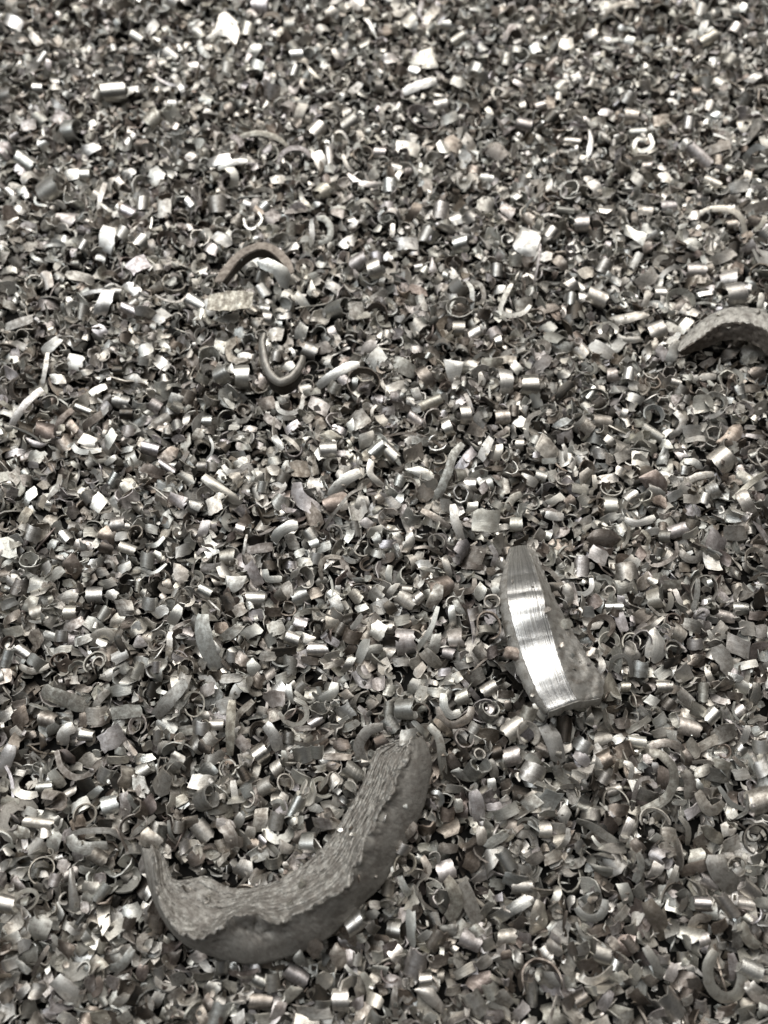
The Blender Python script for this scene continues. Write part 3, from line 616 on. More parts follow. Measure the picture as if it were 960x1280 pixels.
tile(3, 2, [
 ('r', 92, 300, 68, 30, 80, 72, 345, 60, 'D'), ('c', 75, 262, 24, 74, 55, 0, 190, 0, 'B'), ('c', 265, 165, 30, 66, 78, 0, 200, 0, 'S'), ('c', 490, 212, 28, 54, -15, 0, 200, -20, 'B'), ('p', [(575, 195), (620, 182), (705, 178)], 34, 'P'),
 ('r', 390, 370, 48, 30, 90, 65, 300, 60, 'S'), ('c', 133, 405, 34, 96, -5, 0, 190, 0, 'P'), ('c', 385, 460, 24, 118, -35, 0, 200, 0, 'P'), ('f', 590, 452, 112, 66, 3, 0.2, 'P'), ('p', [(545, 500), (610, 488), (695, 496)], 30, 'P'),
 ('p', [(500, 350), (535, 395), (520, 445), (468, 482)], 34, 'S'), ('g', [(690, 510), (745, 470), (770, 430), (820, 398), (846, 420), (830, 482), (770, 532)], 'N'), ('p', [(645, 388), (700, 370), (745, 340)], 22, 'P'), ('r', 700, 305, 52, 26, 90, 60, 320, 90, 'D'),
 ('f', 318, 592, 84, 84, -10, 0.2, 'P'), ('f', 368, 538, 92, 60, -30, 0.4, 'D'), ('g', [(310, 685), (400, 640), (460, 690), (468, 770), (420, 758), (350, 735)], 'N'), ('c', 400, 748, 26, 112, -8, 0, 200, 0, 'P'), ('p', [(540, 605), (590, 605), (630, 645)], 34, 'P'),
 ('c', 545, 648, 24, 44, 80, 0, 220, 0, 'B'), ('p', [(490, 685), (550, 700), (620, 675), (700, 665)], 36, 'S'), ('c', 738, 598, 66, 104, 40, 0, 200, -10, 'S'), ('p', [(790, 788), (870, 715), (955, 655)], 28, 'P'), ('c', 692, 745, 46, 60, 30, 20, 200, 0, 'S'),
 ('c', 860, 815, 74, 62, 30, 20, 170, 0, 'S'), ('c', 170, 825, 38, 74, 0, 0, 200, 0, 'P'), ('c', 278, 785, 36, 70, 35, 0, 220, 0, 'B'), ('r', 780, 190, 56, 20, 90, 65, 320, 90, 'P'), ('f', 872, 432, 56, 22, -5, 0.2, 'P'), ('f', 120, 565, 70, 60, 0, 0.7, 'B'),
 ('p', [(520, 0), (490, 50), (468, 105)], 52, 'S'), ('p', [(375, 0), (360, 50), (340, 110)], 48, 'S'), ('p', [(295, 55), (288, 110), (325, 155)], 24, 'P'), ('f', 640, 315, 110, 90, 0, 0.3, 'D'), ('f', 600, 340, 90, 50, 10, 0.3, 'P'), ('f', 830, 240, 60, 56, 20, 0.7, 'B'),
 ('f', 130, 45, 130, 60, -30, 0.3, 'P'), ('f', 205, 25, 110, 60, 40, 0.3, 'S'), ('f', 880, 240, 100, 40, 0, 0.3, 'N'), ('f', 920, 340, 110, 60, 35, 0.3, 'D'), ('r', 840, 350, 44, 30, 90, 60, 320, 90, 'D'), ('f', 240, 360, 50, 34, 70, 0.6, 'B'), ('f', 295, 290, 90, 50, -20, 0.5, 'P'),
 ('r', 380, 210, 40, 24, 90, 60, 300, 270, 'N'), ('r', 570, 130, 26, 20, 90, 60, 320, 90, 'D'), ('f', 440, 580, 50, 100, -30, 0.3, 'S'), ('f', 240, 570, 100, 60, 30, 0.3, 'D'), ('f', 270, 490, 80, 36, 45, 0.4, 'D'), ('f', 60, 430, 80, 60, 60, 0.4, 'D'), ('f', 170, 500, 60, 40, -40, 0.5, 'S'),
 ('f', 230, 660, 70, 50, -30, 0.6, 'B'), ('f', 160, 690, 110, 50, 5, 0.3, 'S'), ('r', 170, 740, 50, 20, 90, 55, 240, 270, 'D'), ('f', 20, 740, 60, 100, 80, 0.3, 'D'), ('p', [(90, 670), (98, 740)], 24, 'D'), ('f', 840, 680, 60, 80, 60, 0.6, 'P'), ('r', 905, 580, 44, 20, 90, 60, 260, 200, 'D'),
 ('p', [(850, 470), (900, 480), (955, 480)], 24, 'S'), ('f', 590, 790, 110, 50, 0, 0.4, 'D'), ('f', 500, 770, 90, 46, 35, 0.3, 'S'), ('r', 760, 750, 60, 16, 90, 60, 160, 270, 'D'), ('f', 920, 720, 60, 60, 30, 0.5, 'P'), ('c', 640, 790, 30, 60, 70, 0, 200, 0, 'S'), ('f', 50, 800, 60, 80, 30, 0.5, 'D'),
 ('f', 885, 55, 90, 90, 30, 0.3, 'D'), ('f', 770, 60, 90, 60, 40, 0.4, 'K'), ('f', 430, 60, 60, 80, 60, 0.3, 'D'), ('f', 660, 110, 80, 40, 30, 0.4, 'D'), ('r', 45, 130, 50, 20, 90, 60, 240, 270, 'D'), ('f', 935, 40, 60, 70, 60, 0.3, 'P'),
])
tile(0, 3, [
 ('c', 158, 108, 46, 82, 72, 0, 190, 0, 'S'), ('f', 285, 75, 60, 52, 30, 0.3, 'P'), ('c', 325, 128, 30, 66, -45, 0, 200, 0, 'B'), ('c', 592, 68, 44, 72, 8, 0, 190, 0, 'S'), ('r', 680, 112, 36, 54, 80, 60, 320, 90, 'D'),
 ('f', 756, 85, 80, 46, -12, 0.5, 'P'), ('g', [(310, 240), (370, 200), (426, 300), (370, 352), (332, 290)], 'N'), ('f', 272, 318, 120, 52, 38, 0.2, 'D'), ('c', 98, 375, 44, 84, 72, 0, 190, 0, 'S'), ('p', [(690, 288), (740, 308), (790, 296), (835, 258)], 17, 'P'),
 ('c', 735, 240, 36, 80, 85, 0, 220, 0, 'P'), ('g', [(270, 460), (285, 420), (335, 390), (395, 408), (392, 456), (330, 462)], 'P'), ('c', 476, 418, 46, 84, 0, 0, 170, 0, 'S'), ('f', 622, 478, 90, 86, 0, 0.1, 'D'), ('c', 745, 457, 36, 66, 80, 0, 200, 0, 'S'),
 ('c', 520, 507, 22, 74, 60, 0, 200, 0, 'P'), ('f', 466, 562, 96, 72, -30, 0.2, 'D'), ('f', 378, 560, 92, 50, 35, 0.3, 'D'), ('c', 350, 505, 34, 64, 0, 0, 200, 0, 'D'), ('p', [(462, 672), (480, 618), (535, 600), (575, 640)], 52, 'D'), ('p', [(605, 585), (590, 640), (640, 722)], 36, 'K'),
 ('r', 480, 752, 52, 34, 90, 65, 340, 90, 'D'), ('r', 495, 755, 28, 30, 90, 65, 340, 90, 'D'), ('c', 303, 620, 28, 58, 85, 0, 200, 0, 'B'), ('p', [(92, 772), (160, 796), (245, 768)], 36, 'D'), ('g', [(485, 835), (530, 790), (610, 765), (600, 800), (545, 850)], 'P'), ('c', 30, 735, 24, 105, 75, 0, 200, 0, 'B'),
 ('c', 105, 697, 26, 78, -35, 0, 210, 0, 'B'), ('g', [(690, 600), (742, 670), (700, 682), (660, 676)], 'P'), ('p', [(850, 598), (846, 680), (835, 742)], 32, 'S'), ('r', 828, 782, 28, 18, 90, 70, 330, 90, 'D'), ('c', 635, 182, 28, 92, -20, 0, 200, 0, 'P'),
 ('p', [(0, 275), (55, 245), (112, 240)], 30, 'D'), ('g', [(862, 250), (905, 262), (955, 300), (925, 368), (880, 350), (865, 300)], 'P'), ('r', 300, 742, 40, 26, 90, 55, 330, 90, 'K'), ('p', [(725, 168), (780, 165), (822, 125)], 26, 'P'), ('f', 65, 602, 96, 56, 12, 0.3, 'P'),
 ('f', 545, 20, 90, 34, 5, 0.4, 'P'), ('r', 50, 60, 50, 16, 90, 50, 220, 270, 'D'), ('f', 260, 165, 60, 40, 60, 0.5, 'P'), ('p', [(240, 175), (290, 185), (350, 170)], 22, 'D'), ('f', 225, 285, 80, 54, 40, 0.4, 'P'), ('f', 60, 340, 70, 60, 20, 0.6, 'S'), ('f', 125, 20, 90, 50, 60, 0.4, 'D'),
 ('p', [(520, 250), (555, 245), (572, 290)], 16, 'P'), ('f', 505, 300, 60, 46, 10, 0.6, 'S'), ('f', 620, 280, 80, 44, 30, 0.4, 'P'), ('f', 540, 115, 70, 90, 60, 0.4, 'N'), ('f', 610, 120, 70, 46, 10, 0.4, 'P'), ('f', 530, 185, 60, 80, 70, 0.5, 'N'), ('f', 430, 210, 60, 30, 0, 0.4, 'P'),
 ('f', 535, 360, 80, 50, 20, 0.4, 'P'), ('f', 560, 415, 60, 60, 40, 0.3, 'P'), ('r', 625, 405, 34, 22, 90, 60, 300, 0, 'D'), ('c', 690, 370, 16, 50, 85, 0, 200, 0, 'B'), ('f', 720, 405, 40, 40, 30, 0.3, 'P'), ('f', 800, 500, 90, 60, 30, 0.3, 'P'), ('f', 875, 520, 110, 60, 60, 0.4, 'P'), ('p', [(860, 590), (900, 565), (955, 540)], 20, 'D'),
 ('f', 590, 540, 90, 60, 60, 0.3, 'D'), ('f', 680, 580, 60, 50, 40, 0.3, 'S'), ('f', 150, 460, 90, 60, 60, 0.5, 'D'), ('c', 185, 505, 36, 64, 20, 0, 240, 0, 'P'), ('p', [(140, 545), (190, 550), (240, 525)], 14, 'P'), ('f', 40, 460, 90, 50, 25, 0.4, 'P'), ('f', 60, 525, 90, 50, 30, 0.4, 'N'), ('r', 40, 655, 30, 30, 90, 55, 330, 90, 'K'),
 ('f', 250, 620, 44, 70, 80, 0.3, 'P'), ('f', 180, 630, 70, 90, 40, 0.4, 'D'), ('f', 310, 690, 90, 40, 10, 0.3, 'D'), ('f', 420, 640, 90, 40, 20, 0.3, 'D'), ('f', 600, 720, 60, 90, -60, 0.4, 'P'), ('f', 690, 790, 60, 90, 0, 0.3, 'D'), ('r', 800, 630, 34, 24, 90, 60, 300, 60, 'D'), ('c', 780, 775, 18, 60, 85, 0, 200, 0, 'B'), ('f', 900, 740, 90, 40, -30, 0.3, 'P'),
 ('r', 390, 790, 40, 30, 90, 60, 200, 90, 'D'), ('f', 420, 790, 80, 24, 20, 0.3, 'P'), ('f', 20, 820, 80, 80, 0, 0.3, 'D'), ('f', 650, 500, 40, 20, 0, 0.2, 'B'), ('p', [(825, 340), (850, 385)], 46, 'D'), ('f', 920, 190, 90, 60, 20, 0.3, 'P'),
])
tile(1, 3, [
 ('p', [(50, 510), (52, 590), (80, 690), (130, 790)], 84, 'P'), ('g', [(65, 670), (90, 622), (150, 690), (110, 738)], 'P'), ('p', [(405, 150), (430, 110), (475, 75), (530, 62)], 52, 'S'), ('f', 340, 182, 135, 50, 8, 0.2, 'D'), ('p', [(272, 110), (262, 180), (250, 250)], 14, 'D'),
 ('c', 175, 225, 44, 78, 5, 0, 130, 0, 'D'), ('g', [(158, 312), (190, 322), (275, 318), (262, 370), (215, 405), (172, 390)], 'P'), ('f', 312, 312, 130, 58, -65, 0.2, 'D'), ('p', [(365, 285), (380, 335), (452, 335)], 36, 'P'), ('c', 585, 110, 36, 64, -60, 0, 200, 0, 'B'), ('c', 612, 155, 24, 50, 20, 0, 210, 0, 'B'),
 ('c', 495, 265, 26, 42, 88, 0, 200, 0, 'B'), ('c', 552, 335, 52, 84, 28, 42, 300, 180, 'S'), ('c', 540, 420, 38, 88, 25, 0, 190, 0, 'S'), ('c', 318, 446, 42, 92, 0, 0, 190, -10, 'S'), ('g', [(402, 420), (440, 372), (480, 440), (430, 460)], 'D'), ('f', 316, 517, 78, 60, 10, 0.3, 'P'),
 ('f', 420, 580, 84, 76, 18, 0.2, 'D'), ('p', [(502, 570), (520, 520), (570, 498), (640, 492)], 30, 'S'), ('f', 495, 583, 40, 36, 0, 0.4, 'B'), ('c', 502, 635, 36, 74, -20, 0, 200, 0, 'B'), ('g', [(550, 600), (622, 628), (600, 658), (556, 652)], 'P'), ('c', 632, 690, 34, 108, 0, 0, 180, 0, 'B'),
 ('g', [(255, 775), (300, 728), (352, 778), (298, 828)], 'P'), ('c', 490, 765, 40, 96, 90, 0, 120, 0, 'D'), ('g', [(668, 440), (722, 403), (762, 480), (745, 512), (705, 520)], 'P'), ('f', 930, 592, 90, 78, 60, 0.4, 'P'), ('c', 802, 620, 42, 70, 70, 0, 200, 0, 'N'), ('f', 852, 695, 130, 54, 72, 0.2, 'P'), ('r', 858, 182, 42, 26, 90, 60, 240, 180, 'D'),
 ('p', [(752, 208), (785, 240), (822, 250)], 28, 'P'), ('p', [(650, 340), (640, 270), (680, 222), (745, 228)], 24, 'D'), ('c', 622, 232, 32, 60, 80, 0, 200, 0, 'S'), ('g', [(835, 50), (870, 22), (912, 55), (880, 88), (850, 75)], 'P'), ('f', 192, 832, 110, 46, 5, 0.2, 'P'), ('f', 610, 25, 130, 80, -60, 0.2, 'N'), ('c', 62, 398, 32, 74, -30, 0, 200, 0, 'B'),
 ('f', 380, 720, 90, 50, 0, 0.3, 'D'), ('f', 460, 700, 130, 40, 5, 0.3, 'K'), ('f', 250, 740, 80, 60, -40, 0.5, 'N'), ('f', 390, 640, 60, 60, 40, 0.4, 'P'), ('r', 625, 575, 32, 36, 70, 60, 330, 90, 'K'), ('f', 700, 560, 60, 70, 80, 0.3, 'D'), ('f', 560, 250, 90, 50, 0, 0.5, 'D'), ('f', 295, 600, 100, 60, 30, 0.4, 'P'), ('f', 190, 610, 130, 56, 40, 0.4, 'D'),
 ('r', 880, 260, 36, 18, 90, 60, 240, 200, 'N'), ('f', 820, 420, 60, 80, 30, 0.3, 'D'), ('r', 840, 395, 44, 26, 90, 60, 250, 120, 'K'), ('f', 920, 420, 70, 80, 60, 0.4, 'D'), ('f', 850, 480, 60, 34, 20, 0.4, 'P'), ('f', 825, 550, 90, 30, 50, 0.4, 'P'), ('f', 760, 470, 40, 50, 30, 0.6, 'P'), ('c', 745, 580, 30, 60, 60, 0, 220, 0, 'N'),
 ('f', 790, 690, 70, 50, 45, 0.4, 'N'), ('p', [(870, 740), (890, 690), (955, 680)], 46, 'D'), ('f', 780, 765, 90, 40, 60, 0.5, 'S'), ('f', 710, 760, 110, 30, 15, 0.5, 'D'), ('f', 600, 745, 110, 40, -10, 0.5, 'N'), ('f', 470, 825, 100, 60, 20, 0.4, 'D'), ('f', 145, 580, 80, 60, 0, 0.4, 'N'), ('f', 235, 490, 70, 60, 30, 0.4, 'D'), ('f', 400, 500, 90, 50, 0, 0.4, 'N'),
 ('f', 180, 450, 60, 90, 30, 0.4, 'K'), ('f', 20, 540, 70, 50, 60, 0.4, 'P'), ('p', [(20, 215), (60, 185), (110, 225)], 24, 'D'), ('f', 90, 275, 110, 36, 10, 0.3, 'S'), ('p', [(50, 335), (90, 318), (140, 345)], 14, 'K'), ('r', 15, 340, 40, 20, 90, 60, 200, 0, 'D'), ('f', 55, 90, 110, 50, 70, 0.4, 'P'), ('c', 240, 85, 28, 50, -20, 0, 200, 0, 'B'), ('f', 195, 125, 56, 40, 30, 0.5, 'N'),
 ('c', 815, 85, 22, 80, -80, 0, 200, 0, 'D'), ('f', 915, 100, 60, 80, 80, 0.4, 'P'), ('r', 715, 110, 40, 30, 20, 60, 330, 0, 'S'), ('p', [(690, 70), (740, 72), (800, 62)], 12, 'D'), ('f', 650, 180, 90, 50, 20, 0.4, 'P'), ('f', 500, 150, 60, 90, 0, 0.3, 'D'), ('f', 540, 205, 60, 40, 30, 0.5, 'P'), ('p', [(770, 265), (790, 320), (825, 335)], 26, 'D'),
])
tile(2, 3, [
 ('p', [(185, -10), (260, 30), (332, 80)], 34, 'D'), ('p', [(345, -40), (360, 60), (398, 155)], 40, 'P'), ('c', 660, 62, 34, 64, 0, 0, 200, 0, 'P'), ('r', 265, 150, 34, 26, 120, 65, 350, 90, 'D'), ('p', [(150, 182), (215, 175), (295, 215)], 17, 'N'), ('p', [(250, 110), (310, 120), (300, 205)], 14, 'D'),
 ('f', 200, 262, 72, 52, 12, 0.2, 'P'), ('p', [(295, 225), (312, 265), (332, 325)], 36, 'S'), ('p', [(345, 380), (365, 350), (360, 400), (400, 400), (450, 385), (455, 330)], 30, 'N'), ('p', [(220, 480), (262, 415), (280, 360)], 62, 'D'), ('r', 538, 450, 32, 44, 80, 65, 345, 90, 'D'),
 ('r', 525, 570, 60, 40, 90, 70, 345, 60, 'N'), ('c', 110, 440, 32, 100, -30, 0, 200, 0, 'P'), ('c', 110, 390, 26, 70, -5, 0, 200, 0, 'S'), ('c', 170, 430, 30, 60, 40, 0, 220, 0, 'S'), ('c', 108, 655, 62, 96, 3, 0, 190, 0, 'P'), ('p', [(272, 470), (235, 580), (145, 722)], 28, 'P'),
 ('c', 365, 630, 44, 80, 10, 10, 260, 0, 'P'), ('p', [(338, 465), (340, 520), (348, 575)], 36, 'S'), ('p', [(430, 812), (495, 745), (560, 705), (632, 680)], 11, 'N'), ('f', 458, 215, 90, 90, -5, 0.2, 'N'), ('p', [(530, 165), (560, 215), (540, 275)], 28, 'P'), ('f', 520, 230, 44, 14, 20, 0.1, 'B'),
 ('p', [(775, 275), (830, 290), (870, 340), (900, 380)], 22, 'D'), ('p', [(905, 360), (930, 420), (900, 480)], 44, 'S'), ('p', [(840, 320), (885, 330), (940, 290), (945, 250)], 16, 'D'), ('f', 30, 650, 70, 90, 80, 0.3, 'K'), ('c', 25, 580, 34, 50, 0, 0, 240, 0, 'D'), ('f', 90, 750, 90, 44, 5, 0.6, 'S'), ('f', 180, 790, 80, 50, 50, 0.4, 'P'),
 ('f', 240, 740, 130, 70, -40, 0.3, 'D'), ('f', 255, 660, 110, 60, 80, 0.3, 'D'), ('f', 20, 160, 80, 46, 0, 0.5, 'B'), ('p', [(130, 100), (130, 150), (100, 200)], 46, 'S'), ('r', 40, 40, 60, 40, 90, 60, 260, 180, 'S'), ('f', 20, 230, 70, 50, 20, 0.3, 'K'), ('p', [(30, 265), (22, 320), (35, 370)], 34, 'P'), ('p', [(200, 300), (190, 350), (165, 385)], 24, 'P'),
 ('p', [(20, 410), (50, 380), (85, 370)], 36, 'P'), ('r', 240, 365, 20, 24, 90, 65, 330, 90, 'D'), ('f', 440, 270, 110, 36, -5, 0.5, 'N'), ('f', 370, 240, 50, 36, 0, 0.5, 'P'), ('f', 375, 480, 90, 34, -60, 0.4, 'D'), ('f', 450, 510, 60, 60, 30, 0.3, 'D'), ('f', 480, 400, 80, 60, 60, 0.4, 'P'), ('f', 580, 160, 60, 90, 40, 0.4, 'P'),
 ('p', [(540, 340), (555, 320), (590, 310)], 10, 'S'), ('p', [(360, 60), (400, 185), (470, 150)], 14, 'D'), ('f', 780, 120, 70, 60, 60, 0.4, 'P'), ('r', 725, 100, 30, 24, 60, 60, 320, 90, 'K'), ('p', [(700, 10), (740, 30), (780, 60)], 24, 'D'), ('f', 600, 75, 60, 34, 10, 0.4, 'P'), ('p', [(805, 10), (840, 20), (900, 25)], 44, 'P'), ('f', 640, 705, 60, 80, 60, 0.3, 'N'),
 ('c', 320, 710, 26, 60, -10, 20, 240, 0, 'P'), ('f', 400, 765, 90, 40, 10, 0.5, 'S'), ('f', 480, 700, 60, 80, 40, 0.4, 'D'), ('f', 540, 700, 60, 60, 20, 0.4, 'N'), ('f', 520, 820, 80, 60, 80, 0.2, 'P'), ('f', 30, 480, 70, 60, -50, 0.5, 'K'), ('f', 90, 540, 80, 50, 10, 0.4, 'D'), ('f', 450, 830, 110, 80, 30, 0.3, 'D'), ('f', 360, 830, 60, 50, 30, 0.3, 'D'),
 ('f', 590, 260, 50, 60, 60, 0.5, 'D'), ('f', 300, 800, 70, 40, 10, 0.4, 'S'), ('f', 850, 380, 60, 90, 80, 0.5, 'K'), ('f', 910, 560, 60, 50, 20, 0.6, 'P'),
])
tile(3, 3, [
 ('g', [(53, 140), (70, 100), (130, 78), (190, 92), (235, 140), (195, 170), (165, 178), (110, 165), (75, 172)], 'N'), ('f', 112, 218, 100, 78, -28, 0.2, 'P'), ('p', [(200, 195), (250, 155), (272, 70)], 18, 'D'), ('p', [(245, 35), (310, 58), (400, 25)], 36, 'P'), ('c', 512, 92, 30, 96, 18, 0, 200, 0, 'P'),
 ('c', 447, 122, 30, 56, 0, 30, 260, 0, 'D'), ('p', [(375, 195), (355, 240), (400, 270), (470, 240), (508, 200), (505, 145)], 22, 'D'), ('p', [(520, 190), (560, 235), (632, 235)], 38, 'D'), ('f', 700, 155, 110, 96, -40, 0.2, 'D'), ('f', 680, 245, 84, 100, -12, 0.2, 'P'), ('c', 688, 198, 12, 84, -25, 0, 180, 0, 'B'),
 ('r', 895, 235, 54, 26, 60, 60, 290, 120, 'D'), ('r', 645, 390, 76, 20, 20, 75, 350, 90, 'D'), ('p', [(615, 330), (600, 440), (575, 525)], 30, 'P'), ('f', 585, 570, 100, 70, -20, 0.3, 'D'), ('c', 515, 605, 34, 70, -32, 0, 200, 0, 'P'), ('c', 745, 522, 28, 98, -14, 0, 190, 0, 'P'), ('c', 822, 485, 32, 84, 0, 0, 180, 0, 'B'),
 ('p', [(495, 385), (515, 440), (552, 492)], 28, 'P'), ('p', [(310, 592), (375, 572), (442, 525)], 22, 'P'), ('f', 228, 550, 100, 54, -70, 0.2, 'P'), ('c', 190, 477, 20, 84, 0, 0, 200, 0, 'B'), ('f', 265, 270, 110, 78, 50, 0.4, 'P'), ('g', [(192, 340), (250, 345), (302, 328), (322, 428), (272, 392), (220, 425), (195, 400)], 'D'),
 ('p', [(80, 330), (78, 380), (45, 410), (0, 405)], 26, 'P'), ('p', [(100, 330), (160, 330), (195, 400)], 30, 'D'), ('r', 130, 582, 62, 26, 90, 65, 300, 90, 'N'), ('r', 165, 650, 46, 34, 90, 60, 300, 90, 'D'), ('r', 280, 655, 50, 28, 90, 60, 240, 90, 'D'),
 ('g', [(345, 680), (378, 578), (412, 572), (438, 640), (468, 648), (455, 722), (400, 762), (340, 730)], 'P'), ('r', 483, 682, 34, 26, 90, 65, 340, 90, 'K'), ('c', 600, 660, 36, 56, 92, 0, 200, 0, 'P'), ('p', [(700, 668), (735, 730), (775, 815)], 82, 'S'), ('f', 812, 672, 120, 90, -22, 0.2, 'P'), ('f', 862, 582, 92, 78, -5, 0.2, 'P'),
 ('f', 852, 765, 120, 40, 12, 0.6, 'P'), ('c', 325, 785, 40, 84, 85, 0, 200, 0, 'S'), ('p', [(170, 800), (185, 735), (240, 715), (275, 760), (280, 830)], 22, 'S'), ('c', 250, 805, 26, 50, 20, 0, 210, 0, 'B'), ('f', 800, 105, 130, 76, 0, 0.4, 'S'), ('f', 855, 20, 60, 30, 50, 0.4, 'B'), ('c', 28, 270, 34, 110, 85, 0, 180, 0, 'S'),
 ('f', 930, 595, 60, 70, 0, 0.4, 'P'), ('f', 915, 520, 90, 50, 0, 0.6, 'N'), ('p', [(660, 590), (690, 640), (740, 620), (780, 640)], 26, 'S'), ('f', 720, 590, 90, 60, 50, 0.5, 'P'), ('p', [(900, 370), (940, 370), (958, 400)], 24, 'B'), ('f', 920, 435, 70, 90, 30, 0.3, 'K'), ('p', [(770, 480), (800, 410), (830, 370)], 26, 'D'), ('f', 730, 430, 60, 90, 60, 0.4, 'D'),
 ('f', 480, 365, 100, 50, 0, 0.4, 'D'), ('f', 440, 350, 60, 60, 40, 0.4, 'D'), ('f', 330, 520, 110, 70, 30, 0.5, 'N'), ('c', 400, 430, 46, 70, 20, 30, 240, 0, 'D'), ('p', [(440, 500), (475, 460), (470, 400)], 30, 'D'), ('p', [(360, 460), (410, 510), (470, 515)], 14, 'D'), ('f', 90, 450, 80, 70, 30, 0.5, 'N'), ('f', 60, 500, 60, 60, 0, 0.4, 'S'), ('c', 25, 600, 26, 50, 50, 30, 260, 0, 'D'),
 ('r', 490, 540, 34, 18, 90, 65, 320, 90, 'K'), ('f', 545, 275, 60, 50, 0, 0.5, 'N'), ('f', 340, 350, 80, 70, 40, 0.4, 'D'), ('f', 490, 750, 110, 50, 10, 0.4, 'K'), ('f', 600, 740, 90, 60, 0, 0.4, 'N'), ('r', 880, 800, 60, 16, 90, 50, 200, 90, 'K'), ('f', 540, 810, 90, 90, 30, 0.3, 'P'), ('p', [(900, 640), (940, 640)], 18, 'D'), ('f', 740, 230, 60, 70, 80, 0.3, 'N'), ('f', 380, 100, 80, 40, 20, 0.4, 'P'),
 ('p', [(330, 90), (365, 130), (345, 185)], 22, 'D'), ('f', 580, 110, 100, 40, 20, 0.5, 'P'), ('f', 310, 120, 60, 60, 20, 0.5, 'N'), ('f', 170, 30, 90, 46, 20, 0.3, 'P'), ('f', 440, 800, 90, 60, 30, 0.4, 'P'),
])
